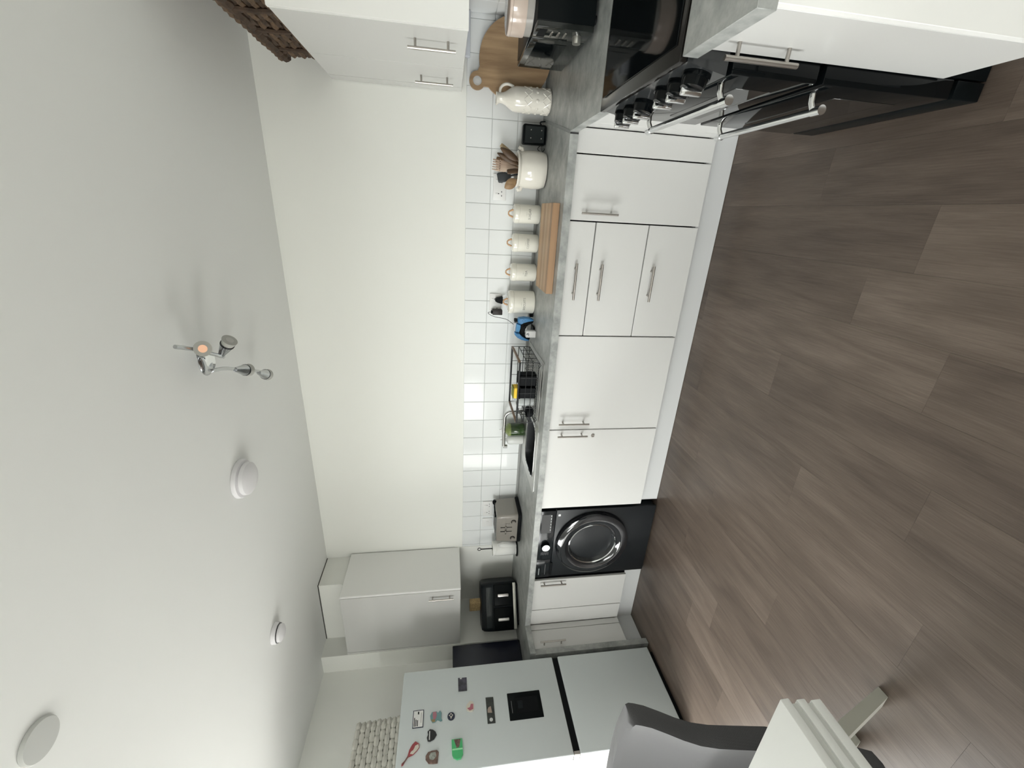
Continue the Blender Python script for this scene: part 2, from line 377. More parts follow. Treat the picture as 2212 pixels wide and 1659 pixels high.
# ================================================================== UNITS
def handle(parent, c, along, normal, L=0.188, r=0.006, so=0.032, mtl=None):
    """bar handle: c = centre on the door face"""
    c = Vector(c); a = Vector(along); n = Vector(normal); b = B(); q = c + n * so
    b.cyl(q - a * L / 2, q + a * L / 2, r, seg=12)
    for s in (-1, 1): b.cyl(c + a * s * 0.064, q + a * s * 0.064, r * 0.8, seg=10)
    return b.obj('handle', mtl or M_STEEL, parent)
def door(parent, x0, x1, y0, y1, z0, z1, name='door', m=None):
    return B().box(x0, x1, y0, y1, z0, z1, 0.0015, 1).obj(name, m or M_DOOR, parent)
NY = (0, -1, 0); g = 0.003
ZD0, ZD1 = 0.149, 0.846
def base_unit(name, label, x0, x1, cat='cabinet'):
    t = thing(name, label, cat, ((x0 + x1) / 2, -0.3, 0))
    c = B(); c.box(x0 + .001, x0 + .018, -0.594, -0.02, 0.15, 0.8505); c.box(x1 - .018, x1 - .001, -0.594, -0.02, 0.15, 0.8505); c.box(x0 + .018, x1 - .018, -0.594, -0.02, 0.15, .166); c.box(x0 + .018, x1 - .018, -.03, -0.02, 0.166, .8505)
    c.obj('carcass', M_CARC, t); return t
def front(t, x0, x1, z0=ZD0, z1=ZD1, name='door'):
    return door(t, x0 + g, x1 - g, YD, YD + .018, z0 + .0, z1, name)
Xj = [-0.218, -0.515, -1.111, -1.7055, -2.298]
u = base_unit('base_cabinet', 'narrow white base cabinet with one door between corner filler and drawers', Xj[1], Xj[0])
d = front(u, Xj[1], Xj[0]); handle(d, (-0.4785, YD, .703), (0, 0, 1), NY)
u = base_unit('drawer_unit', 'white three-drawer base unit below the ceramic canisters', Xj[2], Xj[1], 'drawers')
for z0, z1, zh in ((.7095, ZD1, .794), (.4235, .7045, .656), (ZD0, .4185, .3695)):
    d = front(u, Xj[2], Xj[1], z0, z1, 'drawer_front'); handle(d, (-0.812, YD, zh), (1, 0, 0), NY)
u = base_unit('sink_cabinet', 'wide white two-door base cabinet under the sink', Xj[4], Xj[2])
d = front(u, Xj[3], Xj[2]); handle(d, (-1.6535, YD, .7045), (0, 0, 1), NY)
d = front(u, Xj[4], Xj[3]); handle(d, (-1.7375, YD, .704), (0, 0, 1), NY)
lk = B().cyl((-1.75, YD - .006, .566), (-1.75, YD + .004, .566), .0105, seg=20).obj('lock', M_STEEL, d)
B().box(-1.7515, -1.7485, YD - .0068, YD - .0055, .56, .572).obj('key_slot', M_BLACKP, lk)
u = base_unit('base_cabinet', 'narrow white base cabinet just left of the washing machine', -3.237, -2.937)
d = front(u, -3.237, -2.937); handle(d, (-2.9595, YD, .7105), (0, 0, 1), NY)
# corner fillers (L-shaped posts)
u = thing('corner_filler', 'white filler panels in the corner left of the cooker', 'filler panel', (-.16, -.6, 0))
front(u, -0.218, XRD - .0005, name='panel'); 
door(u, XRD, XRD + .018, -0.72, YD - .0005, ZD0, ZD1, 'panel')
u = thing('corner_filler', 'white filler panels in the corner beside the fridge run', 'filler panel', (-3.3, -.6, 0))
front(u, XLD + .0005, -3.237, name='panel'); door(u, XLD - .018, XLD, -.6645, YD - .0005, ZD0, ZD1, 'panel')
# right return unit
u = thing('base_cabinet', 'white base cabinet with a plain door between the corner and the black cooker', 'cabinet', (.15, -.88, 0))
B().box(-.082, XR - .02, -1.05, -.725, .15, .8505).obj('carcass', M_CARC, u)
door(u, XRD, XRD + .018, -1.052, -.7235, ZD0, ZD1)
# left return pull-out unit and end panel
u = thing('pull_out_cabinet', 'very narrow white cabinet on the short left return', 'cabinet', (-3.6, -.74, 0))
B().box(-3.95, -3.416, -.81, -.666, .15, .8505).obj('carcass', M_CARC, u)
d = door(u, XLD - .018, XLD, -.812, -.669, ZD0, ZD1); handle(d, (XLD, -.786, .7085), (0, 0, 1), (1, 0, 0))
tag(B().box(XL + .005, -3.375, -.862, -.82, 0.002, ZB - .001, 0.001, 1).obj('end_panel', M_WORK), 'grey concrete-effect end panel standing against the fridge', 'end panel')
# near right cabinet
u = thing('base_cabinet', 'white base cabinet nearest the camera, right of the cooker', 'cabinet', (.2, -1.76, 0))
B().box(-.085, XR - .01, -1.858, -1.64, .15, .8505).obj('carcass', M_CARC, u)
d = door(u, XRD, XRD + .018, -1.862, -1.636, ZD0, ZD1); handle(d, (XRD, -1.698, .722), (0, 0, 1), (-1, 0, 0))
B().box(XRD, XR - .005, -1.881, -1.8635, 0.002, ZB - .001, .001, 1).obj('end_panel', M_PANEL, u)
B().box(-.05, -.035, -1.86, -1.64, .002, .148).obj('plinth', M_PLINTH, u)
# plinths
tag(B().box(-2.305, -0.062, -.564, -.549, .002, .147).obj('plinth', M_PLINTH), 'long pale grey plinth under the drawers and sink cabinet', 'plinth')
tag(B().box(-3.45, -2.931, -.564, -.549, .002, .147).obj('plinth', M_PLINTH), 'short pale grey plinth left of the washing machine', 'plinth')
tag(B().box(-3.465, -3.4505, -.818, -.549, .002, .147).obj('plinth', M_PLINTH), 'short pale grey plinth beside the fridge', 'plinth')
tag(B().box(-.0615, -.047, -1.05, -.5645, .002, .147).obj('plinth', M_PLINTH), 'pale grey plinth between corner and cooker', 'plinth')

# worktop with a cut-out for the sink bowl
BX0, BX1, BY0, BY1 = -2.165, -1.775, -.495, -.19
YW, XRW, XLW = -.647, -.135, -3.357
wt = B()
wt.box(XLW, BX0, YW, 0.004, ZB, ZW); wt.box(BX1, XRW, YW, 0.004, ZB, ZW)
wt.box(BX0, BX1, YW, BY0, ZB, ZW); wt.box(BX0, BX1, BY1, 0.004, ZB, ZW)
wt.box(XRW, XR - .004, -1.056, -.0, ZB, ZW)
wt.box(XL + .003, XLW, -.862, -.0, ZB, ZW)
wk = tag(wt.obj('worktop', M_WORK), 'grey concrete-effect worktop running round the back wall', 'worktop')
# mitre strips and the small dark joint at the right corner
jb = B().prism([(-.146, -.648), (-.131, -.648), (.022, -.004), (.007, -.004)], 'z', ZW + .0002, ZW + .0012).obj('joint_strip', mat('joint_grey', (.24, .25, .245), .5), wk)
B().box(-.146, -.139, YW - .0012, YW + .002, ZB, ZW).obj('joint_edge', mat('joint_dark', (.03, .03, .03), .6), wk)
B().box(-3.172, -.15, -.010, -.0005, ZW, ZW + .016, .002, 1).obj('wall_strip', mat('strip_grey', (.34, .345, .335), .55), wk)  # thin grey strip along the foot of the tiles
tag(B().box(-.13, XR - .003, -1.905, -1.642, ZB, ZW, .001, 1).obj('worktop', M_WORK), 'short grey worktop nearest the camera, right of the cooker', 'worktop')

# ---- right wall cabinets
XU = .116
u = thing('wall_cabinet', 'white two-door wall cabinet above the microwave', 'cabinet', (.3, -.44, 1.37))
B().box(XU + .024, XR - .003, -.866, -.012, 1.374, 2.056).obj('carcass', M_CARC, u)
d = door(u, XU, XU + .018, -.4085, -.086, 1.371, 2.058); handle(d, (XU, -.245, 1.513), (0, 0, 1), (-1, 0, 0))
d = door(u, XU, XU + .018, -.864, -.412, 1.371, 2.058); handle(d, (XU, -.738, 1.508), (0, 0, 1), (-1, 0, 0))
B().box(XU, XU + .018, -.082, .0, 1.371, 2.058).obj('filler', M_DOOR, u)
B().box(XU - .001, XR - .003, -.886, -.8665, 1.369, 2.06, .001, 1).obj('end_panel', M_PANEL, u)
# ---- left wall cabinet
u = thing('wall_cabinet', 'white single-door wall cabinet above the air fryer', 'cabinet', (-3.48, -.2, 1.367))
B().box(-3.782, -3.192, -.401, -.002, 1.372, 2.2525).obj('carcass', M_CARC, u)
B().box(-3.191, -3.172, -.425, -.002, 1.367, 2.254, .001, 1).obj('end_panel', M_PANEL, u)
d = door(u, -3.772, -3.194, -.4255, -.4075, 1.369, 2.252); handle(d, (-3.243, -.4255, 1.516), (0, 0, 1), NY)
B().box(-3.79, -3.776, -.424, -.406, 1.369, 2.252).obj('filler', M_DOOR, u)
# strip below right wall cabinet
tag(B().box(.27, .472, -.035, -.002, 1.325, 1.371, .006, 2).obj('under_cabinet_strip', clear_material('frosted_strip', (.80, .83, .90), .1, .2)), 'pale translucent plastic strip under the right wall cabinet', 'strip light')

# ================================================================== COOKER
CY0, CY1, CX = -1.632, -1.062, -.15
ck = thing('range_cooker', 'black freestanding cooker with chrome rail handles', 'cooker', (.15, -1.35, 0))
B().box(-.10, XR - .02, CY0 + .004, CY1 - .004, .004, .872).obj('body', M_BLACKM, ck)
B().box(CX + .012, XR - .03, CY0, CY1, .874, .894, .003, 2).obj('hob_frame', mat('hob_rim', (.010, .009, .008), .15, spec=.35), ck)
B().box(CX + .05, XR - .06, CY0 + .02, CY1 - .02, .8945, .898, .001, 1).obj('hob_glass', M_BLACK, ck)
fas = B(); fas.prism([(-.135, .872), (-.155, .765), (-.10, .765), (-.10, .872)], 'y', CY0, CY1)
fa = fas.obj('control_panel', mat('panel_black', (.03, .032, .033), .12), ck)
dd = B().box(CX, -.105, CY0, CY1, .512, .752, .004, 2).obj('top_oven_door', M_BLACK, ck)
d2 = B().box(CX, -.105, CY0, CY1, .105, .494, .004, 2).obj('main_oven_door', M_BLACK, ck)
B().box(CX + .001, -.105, CY0, CY1, .008, .095, .003, 2).obj('bottom_panel', M_BLACKM, ck)
B().box(CX - .0015, CX + .004, CY0 + .09, CY1 - .09, .17, .37, .001, 1).obj('window', mat('oven_glass', (.012, .011, .010), .03, spec=.7), d2)
B().box(CX - .0012, CX + .003, CY0 + .1, CY1 - .1, .56, .67, .001, 1).obj('window', mat('oven_glass', (.012, .011, .010), .03, spec=.7), dd)
def rail(parent, z):
    b = B(); xb = CX - .042
    b.cyl((xb, CY0 + .045, z), (xb, CY1 - .04, z), .0105, seg=20)
    h = b.obj('handle', M_CHROME, parent); 
    for y in (CY0 + .075, CY1 - .065):
        B().tube([(CX + .003, y, z + .014), (CX - .02, y, z + .012), (xb, y, z)], [.009, .008, .008], 12).obj('bracket', M_CHROME, h)
    for y, s in ((CY0 + .045, 1), (CY1 - .04, -1)): B().cyl((xb, y - s * .001, z), (xb, y + s * .03, z), .0125, seg=20).obj('end_cap', M_CHROME, h)
rail(dd, .716); rail(d2, .438)
kk = B(); q = Vector((-.165, 0, 0))
def knob(y, z=.818):
    b = B(); n = Vector((-1, 0, .187)).normalized(); c = Vector((-.142, y, z))
    b.cyl(c, c + n * .014, .037, .036, seg=32); b.cyl(c + n * .014, c + n * .034, .033, .030, seg=32)
    k = b.obj('knob', M_BLACK, ck)
    B().box(-.009, .009, -.006, .006, -.028, .028, .003, 2, M=Matrix.Translation(c + n * .042)).obj('grip', M_CHROME, k)
    B().box(-.0006, .0006, -.002, .002, -.004, .004, M=Matrix.Translation(c + n * .0345 + Vector((-.0006, .02, .004)))).obj('mark', M_GREYMARK, k)
for y in (-1.118, -1.198, -1.285, -1.43, -1.508, -1.586): knob(y)
lettering('logo', 'o', .022, M_GREYMARK, fa, (-.148, -1.357, .815), '-x')

# ================================================================== WASHING MACHINE
WX0, WX1, WY = -2.925, -2.333, -.60
wm = thing('washing_machine', 'black front-loading washing machine between white cabinets', 'washing machine', (-2.63, -.3, 0))
B().box(WX0, WX1, WY + .012, -.05, .03, .846, .006, 2).obj('body', M_CHAR, wm)
for x in (WX0 + .05, WX1 - .05): B().cyl((x, -.55, .002), (x, -.55, .032), .02, seg=14).obj('foot', M_BLACKP, wm)
B().box(WX0, WX1, WY, WY + .014, .016, .732, .004, 2).obj('front_panel', mat('washer_front', (.012, .014, .016), .3, spec=.35), wm)
cp = B().box(WX0, WX1, WY - .004, WY + .014, .736, .846, .004, 2).obj('control_panel', mat('washer_panel', (.010, .012, .014), .14, spec=.4), wm)
dr = B().box(WX0 + .004, -2.755, WY - .008, WY + .006, .742, .842, .004, 2).obj('detergent_drawer', mat('washer_panel', (.010, .012, .014), .14, spec=.4), cp)
B().box(WX0 + .02, -2.79, WY - .0095, WY, .722, .742, .003, 1).obj('drawer_grip', M_BLACKP, wm)
B().box(-2.52, -2.36, WY - .0052, WY, .757, .832, .002, 1).obj('display', M_BLACK, cp)
kn = B(); kn.cyl((-2.628, WY - .004, .79), (-2.628, WY - .028, .79), .031, .029, seg=36)
kn = kn.obj('dial', M_BLACK, cp)
B().cyl((-2.628, WY - .0281, .79), (-2.628, WY - .032, .79), .0275, seg=36).obj('dial_cap', mat('dial_silver', (.88, .89, .9), .22, metal=1.0), kn)
for i in range(7): B().box(-2.715 + (i % 2) * .003, -2.69 + (i % 2) * .002, WY - .0046, WY, .762 + i * .0085, .7645 + i * .0085).obj('print_mark', mat('panel_print', (.16, .165, .17), .6), cp)
B().box(-2.895, -2.835, WY - .0087, WY - .007, .8155, .8215).obj('print_mark', mat('teal_print', (.32, .36, .36), .6), dr)
B().box(-2.895, -2.80, WY - .0087, WY - .007, .773, .776).obj('print_mark', mat('panel_print', (.16, .165, .17), .6), dr)
for i in range(6): B().box(-2.50 + i * .024, -2.486 + i * .024, WY - .0058, WY - .005, .764, .7675).obj('print_mark', M_GREYMARK, cp)
B().box(-2.382, -2.366, WY - .0012, WY + .001, .702, .718).obj('sticker', M_WHITE, wm)
dcx, dcz = -2.618, .458
ring = B(); prof = [(.256, 0), (.262, -.012), (.256, -.034), (.232, -.046), (.205, -.044), (.178, -.036), (.170, -.026)]
ring.lathe([(r_, h) for r_, h in prof], (dcx, WY, dcz), 72, 'y', caps=False)
dr_ = ring.obj('door', mat('door_ring', (.012, .013, .015), .06, coat=.5), wm)
B().lathe([(.172, -.028), (.168, -.033), (.164, -.028)], (dcx, WY, dcz), 72, 'y', caps=False).obj('trim_ring', M_CHROME, dr_)
gl = B(); gl.lathe([(.168, -.028), (.160, -.02), (.15, .02), (.13, .045), (.09, .058), (.04, .064), (.001, .065)], (dcx, WY, dcz), 72, 'y', caps=False)
gl.obj('door_glass', mat('washer_glass', (.035, .038, .04), .05, spec=.6, noise=.5, nscale=9), dr_)

# ================================================================== FRIDGE
FX, FY0, FY1, FZ = -3.354, -1.475, -.902, 1.752
fr_ = thing('fridge_freezer', 'tall silver fridge freezer with a black water dispenser', 'fridge', (-3.65, -1.19, 0))
B().box(-3.95, FX - .065, FY0 + .003, FY1 - .003, .03, FZ - .002, .006, 2).obj('cabinet_body', mat('fridge_side', (.72, .74, .74), .4), fr_)
ud = B().box(FX - .062, FX, FY0, FY1, .746, FZ, .006, 3).obj('fridge_door', M_FRIDGE, fr_)
ld = B().box(FX - .062, FX, FY0, FY1, .035, .706, .006, 3).obj('freezer_door', M_FRIDGE, fr_)
B().box(FX - .06, FX - .012, FY0 + .004, FY1 - .004, .706, .746).obj('door_gap', M_BLACKP, fr_)
B().box(FX - .06, FX - .004, FY0 + .002, FY0 + .02, .708, .744, .002, 1).obj('hinge', M_STEEL, fr_)
B().box(FX - .5, FX - .03, FY0 + .02, FY1 - .02, .002, .034).obj('base_grille', M_BLACKP, fr_)
dp = B().box(FX - .01, FX + .004, -1.2645, -1.107, .878, 1.091, .004, 2).obj('water_dispenser', M_BLACKM, ud)
B().box(FX + .0035, FX + .0055, -1.23, -1.14, .9, 1.04, .002, 1).obj('recess_panel', M_BLACKP, dp)
B().box(FX + .0042, FX + .0075, -1.205, -1.16, 1.0, 1.03, .002, 1).obj('lever', M_CHAR, dp)
B().box(FX + .0036, FX + .0048, -1.225, -1.155, 1.068, 1.071).obj('print_mark', mat('panel_print', (.16, .165, .17), .6), dp)

# fridge magnets: each a thin thing of its own on the door
def magnet(name, label, poly, m, th=.004, off=0.0, grp='fridge magnets'):
    b = B().prism(poly, 'x', FX + .0006 + off, FX + .0006 + off + th)
    return tag(b.obj(name, m), label, 'magnet', grp)
def rectp(y0, y1, z0, z1): return [(y0, z0), (y1, z0), (y1, z1), (y0, z1)]
M_NAVY = mat('navy', (.02, .025, .05), .35); M_REDM = mat('faded_red', (.35, .07, .08), .5); M_TEAL = mat('teal_paint', (.16, .30, .31), .5)
M_BROWNM = mat('brown_relief', (.17, .11, .09), .6, noise=.6, nscale=60); M_BONE = mat('bone_white', (.66, .62, .54), .5); M_GREEN = clear_material('green_acrylic', (.10, .62, .24), .25, .1)
c_ = magnet('magnet', 'white rectangular magnet with dark border and printed lines', rectp(-1.2395, -1.1440, 1.6105, 1.6745), M_NAVY, .003)
B().prism(rectp(-1.2355, -1.148, 1.6145, 1.6705), 'x', FX + .0036, FX + .0042).obj('face', M_WHITE, c_)
for i, (a_, b_) in enumerate(((-1.232, -1.185), (-1.232, -1.195), (-1.232, -1.199))): B().prism(rectp(a_, b_, 1.661 - i * .009, 1.666 - i * .009), 'x', FX + .0042, FX + .0045).obj('print_line', M_CHAR, c_)
B().prism(rectp(-1.168, -1.153, 1.638, 1.646), 'x', FX + .0042, FX + .0045).obj('print_line', M_CHAR, c_)
B().prism(rectp(-1.215, -1.16, 1.6235, 1.626), 'x', FX + .0042, FX + .0045).obj('print_line', M_INK, c_)
c_ = magnet('magnet', 'small teal and pink figure-shaped magnet', [(-1.1837, 1.5721), (-1.1643, 1.5608), (-1.1632, 1.5337), (-1.1726, 1.5244), (-1.1599, 1.5126), (-1.1749, 1.5033), (-1.2021, 1.5059), (-1.2165, 1.4982), (-1.2207, 1.5086), (-1.2106, 1.5266), (-1.221, 1.5412), (-1.2234, 1.5558), (-1.2059, 1.5683)], M_TEAL)
B().prism([(-1.166, 1.556), (-1.165, 1.536), (-1.185, 1.532), (-1.204, 1.538), (-1.206, 1.552), (-1.186, 1.556)], 'x', FX + .0046, FX + .0062).obj('painted_patch', mat('dusty_pink', (.40, .17, .21), .5), c_)
B().prism([(-1.205, 1.565), (-1.207, 1.54), (-1.219, 1.541), (-1.221, 1.556)], 'x', FX + .0046, FX + .0058).obj('painted_patch', mat('ochre', (.30, .22, .10), .5), c_)
circ = lambda y, z, r, n=24: [(y + r * math.cos(2 * math.pi * i / n), z + r * math.sin(2 * math.pi * i / n)) for i in range(n)]
c_ = magnet('magnet', 'small round navy badge magnet with white emblem', circ(-1.1995, 1.445, .0225), M_NAVY)
B().prism([(-1.181, 1.446), (-1.191, 1.4535), (-1.195, 1.46), (-1.200, 1.4515), (-1.2155, 1.4465), (-1.2, 1.4385), (-1.194, 1.433), (-1.19, 1.44)], 'x', FX + .0046, FX + .0052).obj('emblem', M_BONE, c_)
B().prism(circ(-1.195, 1.446, .006, 12), 'x', FX + .0052, FX + .0056).obj('emblem_centre', M_NAVY, c_)
c_ = magnet('magnet', 'black heart-shaped magnet with pale lettering', [(-1.2888, 1.5291), (-1.2726, 1.5368), (-1.2606, 1.5517), (-1.256, 1.5693), (-1.2673, 1.5834), (-1.2831, 1.5798), (-1.2975, 1.5863), (-1.3155, 1.5812), (-1.3184, 1.5669), (-1.3098, 1.5444)], mat('black_resin', (.012, .013, .015), .25), .006)
B().prism(rectp(-1.3105, -1.266, 1.5685, 1.574), 'x', FX + .0066, FX + .0069).obj('print_line', M_GREYMARK, c_)
c_ = magnet('magnet', 'red and cream guitar-shaped magnet', [(-1.3077, 1.6497), (-1.3224, 1.6289), (-1.3398, 1.6265), (-1.3553, 1.638), (-1.3718, 1.659), (-1.3805, 1.6857), (-1.3973, 1.7006), (-1.4145, 1.7097), (-1.4179, 1.7188), (-1.4066, 1.7186), (-1.3946, 1.7035), (-1.3731, 1.6891), (-1.3477, 1.683), (-1.3228, 1.6683)], M_REDM, .005)
B().prism([(-1.324, 1.633), (-1.339, 1.6285), (-1.354, 1.64), (-1.37, 1.66), (-1.366, 1.677), (-1.356, 1.671), (-1.35, 1.66), (-1.34, 1.654), (-1.33, 1.65)], 'x', FX + .0056, FX + .0064).obj('painted_patch', M_BONE, c_)
B().prism([(-1.374, 1.687), (-1.378, 1.684), (-1.412, 1.711), (-1.409, 1.715)], 'x', FX + .0056, FX + .0066).obj('painted_patch', M_BROWNM, c_)
c_ = magnet('magnet', 'small brown and grey relief magnet shaped like a town', [(-1.365, 1.5539), (-1.3646, 1.5259), (-1.3765, 1.5158), (-1.4068, 1.5193), (-1.4273, 1.5216), (-1.4267, 1.5463), (-1.4238, 1.571), (-1.4034, 1.5883), (-1.387, 1.5891), (-1.3696, 1.576)], M_BROWNM, .006)
B().prism([(-1.375, 1.56), (-1.374, 1.535), (-1.395, 1.53), (-1.41, 1.545), (-1.405, 1.565), (-1.39, 1.57)], 'x', FX + .0066, FX + .0085).obj('painted_patch', mat('grey_green_relief', (.30, .32, .29), .6, noise=.4, nscale=80), c_)
c_ = magnet('magnet', 'translucent green bottle-opener magnet', [(-1.3263, 1.4437), (-1.327, 1.3831), (-1.4041, 1.3798), (-1.4216, 1.3915), (-1.4248, 1.4139), (-1.4144, 1.4333), (-1.397, 1.4415)], M_GREEN, .012)
B().prism([(-1.329, 1.430), (-1.3295, 1.392), (-1.366, 1.40), (-1.372, 1.415)], 'x', FX + .0126, FX + .0135).obj('picture_insert', M_BROWNM, c_)
B().prism(rectp(-1.381, -1.374, 1.382, 1.440), 'x', FX + .0126, FX + .0142).obj('ridge', mat('green_light', (.35, .80, .45), .2), c_)
c_ = magnet('magnet', 'dark purple photo magnet nearest the wall', [(-.9775, 1.399), (-.9792, 1.3429), (-1.0621, 1.343), (-1.0611, 1.3986)], mat('dusk_photo', (.05, .048, .065), .4, noise=.9, nscale=35), .003)
B().prism([(-.979, 1.388), (-.979, 1.372), (-.988, 1.378), (-.986, 1.386)], 'x', FX + .0036, FX + .004).obj('picture_patch', M_GREYMARK, c_)
c_ = magnet('magnet', 'small white and pink oval magnet', [(-1.1259, 1.3268), (-1.1316, 1.3102), (-1.1499, 1.3028), (-1.1729, 1.3031), (-1.1868, 1.3132), (-1.1876, 1.3318), (-1.179, 1.3499), (-1.1597, 1.3533), (-1.1432, 1.3464)], M_BONE, .005)
B().prism([(-1.145, 1.323), (-1.146, 1.308), (-1.175, 1.309), (-1.182, 1.331), (-1.168, 1.347), (-1.163, 1.33)], 'x', FX + .0056, FX + .0066).obj('painted_patch', mat('rose', (.42, .14, .18), .45), c_)
c_ = magnet('magnet', 'long dark photo-strip magnet above the dispenser', [(-1.117, 1.2287), (-1.1184, 1.1797), (-1.2652, 1.18), (-1.2643, 1.2276)], mat('photo_strip', (.035, .04, .035), .35, noise=.5, nscale=40), .003)
B().prism(circ(-1.245, 1.204, .0105, 16), 'x', FX + .0036, FX + .004).obj('picture_patch', M_GREYMARK, c_)
B().prism([(-1.175, 1.215), (-1.17, 1.20), (-1.187, 1.198), (-1.208, 1.195), (-1.205, 1.222), (-1.188, 1.222)], 'x', FX + .0036, FX + .004).obj('picture_patch', mat('photo_skin', (.38, .30, .25), .5), c_)

# ---- woven basket helper: rings of wavy strands around stakes
def rrect(hx, hy, r, n=6):
    pts = []
    for (sx, sy, a0) in ((1, 1, 0), (-1, 1, 90), (-1, -1, 180), (1, -1, 270)):
        for i in range(n + 1):
            t = R(a0 + 90 * i / n); pts.append((sx * (hx - r) + r * math.cos(t), sy * (hy - r) + r * math.sin(t)))
    return pts
def resample(pts, n):
    P = [Vector(p) for p in pts]; P.append(P[0]); d = [0]
    for a, b in zip(P[:-1], P[1:]): d.append(d[-1] + (b - a).length)
    out = []; j = 0
    for i in range(n):
        t = d[-1] * i / n
        while d[j + 1] < t: j += 1
        q = (t - d[j]) / max(d[j + 1] - d[j], 1e-9); out.append(P[j].lerp(P[j + 1], q))
    return out
def basket(t, c, hx, hy, h, rows, stakes, m1, m2, rad=.05, taper=0.0, amp=.006, th=None, liner=None):
    cx_, cy_, cz_ = c
    if liner is not None:
        B().prism([(cx_ + p[0], cy_ + p[1]) for p in rrect(hx - .012, hy - .012, rad)], 'z', cz_ + .004, cz_ + h - .006).obj('lining', liner, t)
    th = th or h / rows * .56
    for i in range(rows):
        z = cz_ + h * (i + .5) / rows; k = 1 + taper * (i / rows - .5)
        path = resample(rrect(hx * k, hy * k, rad), stakes * 8); pts = []; rads = []
        for j, p in enumerate(path):
            ph = ((j % 8) + (4 if i % 2 else 0)) % 8; near = min(ph, 8 - ph)
            w_ = amp * math.sin(2 * math.pi * j / 16 + (math.pi if i % 2 else 0)); n_ = Vector((p.x, p.y)).normalized()
            pts.append((cx_ + p.x + n_.x * w_, cy_ + p.y + n_.y * w_, z)); rads.append(th * (.62 if near == 0 else .9 if near == 1 else 1.0))
        B().tube(pts, rads, 6, closed=True).obj('strand', m1 if i % 2 else m2, t)
    path = resample(rrect(hx, hy, rad), stakes)
    for p in path: 
        k0, k1 = 1 - taper * .5, 1 + taper * .5
        B().cyl((cx_ + p.x * k0, cy_ + p.y * k0, cz_ + .002), (cx_ + p.x * k1, cy_ + p.y * k1, cz_ + h - .004), .0045, seg=6).obj('stake', m2, t)
t = thing('woven_basket', 'pale grey woven basket on top of the fridge', 'basket', (-3.65, -1.24, FZ))
MB1 = mat('pale_wicker', (.56, .55, .50), .8); MB2 = mat('pale_wicker_darker', (.52, .51, .465), .8)  # two strand tones, the second slightly darker
basket(t, (-3.67, -1.27, FZ + .001), .19, .175, .275, 9, 26, MB1, MB2, .04, -.05, .003, .0172, mat('basket_lining', (.10, .10, .09), .9))
t = thing('wicker_hamper', 'dark brown wicker hamper on top of the right wall cabinet', 'basket', (.3, -.5, 2.06))
MH1 = mat('brown_wicker', (.115, .072, .042), .7, noise=.5, nscale=30); MH2 = mat('brown_wicker_dark', (.060, .036, .022), .7, noise=.5, nscale=30)
basket(t, (.295, -.50, 2.061), .13, .36, .165, 7, 34, MH1, MH2, .03, .03, .006, .014, mat('hamper_lining', (.02, .013, .009), .9))
for zz, rr_ in ((2.232, .019), (2.252, .016)): B().tube([(p.x + .295, p.y - .50, zz + .003 * math.sin(j * 1.7)) for j, p in enumerate(resample(rrect(.142, .375, .03), 120))], [rr_ + .004 * math.sin(j * 2.1) for j in range(120)], 7, closed=True).obj('rim', MH2 if rr_ > .017 else MH1, t)
B().box(.165, .425, -.86, -.14, 2.24, 2.262, .008, 2).obj('lid', MH1, t)
B().tube([(.2, -.13, 2.235), (.19, -.105, 2.218), (.185, -.085, 2.19)], [.006, .0065, .004], 8).obj('toggle', mat('leather_dark', (.02, .02, .022), .6), t)
for yy in (-.3, -.52, -.72): B().tube([(.153, yy, 2.07), (.148, yy + .004, 2.15), (.15, yy, 2.235)], .009, 6).obj('post', MH2, t)

# ================================================================== SINK, TAP, RACK
sk = thing('sink', 'steel inset sink with drainer and dark bowl', 'sink', (-1.77, -.32, ZW))
sp = B(); sz = ZW + .0035
SX0, SX1, SY0, SY1 = -2.238, -1.305, -.545, -.088
bw = [(p[0] + (BX0 + BX1) / 2, p[1] + (BY0 + BY1) / 2) for p in rrect((BX1 - BX0) / 2 - .004, (BY1 - BY0) / 2 - .004, .07, 8)]
def ringpts(poly, z): return [(p[0], p[1], z) for p in poly]
n_ = len(bw)
out = [(p[0] + (SX0 + SX1) / 2, p[1] + (SY0 + SY1) / 2) for p in rrect((SX1 - SX0) / 2, (SY1 - SY0) / 2, .03, 8)]
# bowl surround (around the bowl) and drainer plate
sur = [(p[0] + (SX0 + BX1 + .03) / 2, p[1] + (SY0 + SY1) / 2) for p in rrect((BX1 + .03 - SX0) / 2, (SY1 - SY0) / 2, .03, 8)]
a = sp.ring(ringpts(sur, ZW + .0003)); b2 = sp.ring(ringpts(sur, sz)); c2 = sp.ring(ringpts(bw, sz)); e2 = sp.ring(ringpts(bw, sz - .012))
sp.bridge(a, b2, False); sp.bridge(b2, c2, False); sp.bridge(c2, e2, True)
sp.box(BX1 + .022, SX1, SY0, SY1, ZW + .0003, sz, .002, 1)
sp.obj('sink_top', M_SINK, sk)
rimb = B().tube([(p[0], p[1], sz + .0005) for p in resample(bw, 80)], .0035, 6, closed=True).obj('bowl_rim', M_CHROME, sk)
bo = B(); rows = []
for (k, z) in ((1.0, sz - .004), (.985, sz - .06), (.95, sz - .15), (.86, sz - .175), (.3, sz - .18), (.02, sz - .18)):
    mx, my = (BX0 + BX1) / 2, (BY0 + BY1) / 2; rows.append([(mx + (p[0] - mx) * k, my + (p[1] - my) * k, z) for p in bw])
bo.grid(rows, True, True); bo.obj('bowl', M_BOWL, sk)
B().cyl(((BX0 + BX1) / 2, (BY0 + BY1) / 2, sz - .1795), ((BX0 + BX1) / 2, (BY0 + BY1) / 2, sz - .176), .04, seg=24).obj('waste', M_CHROME, sk)
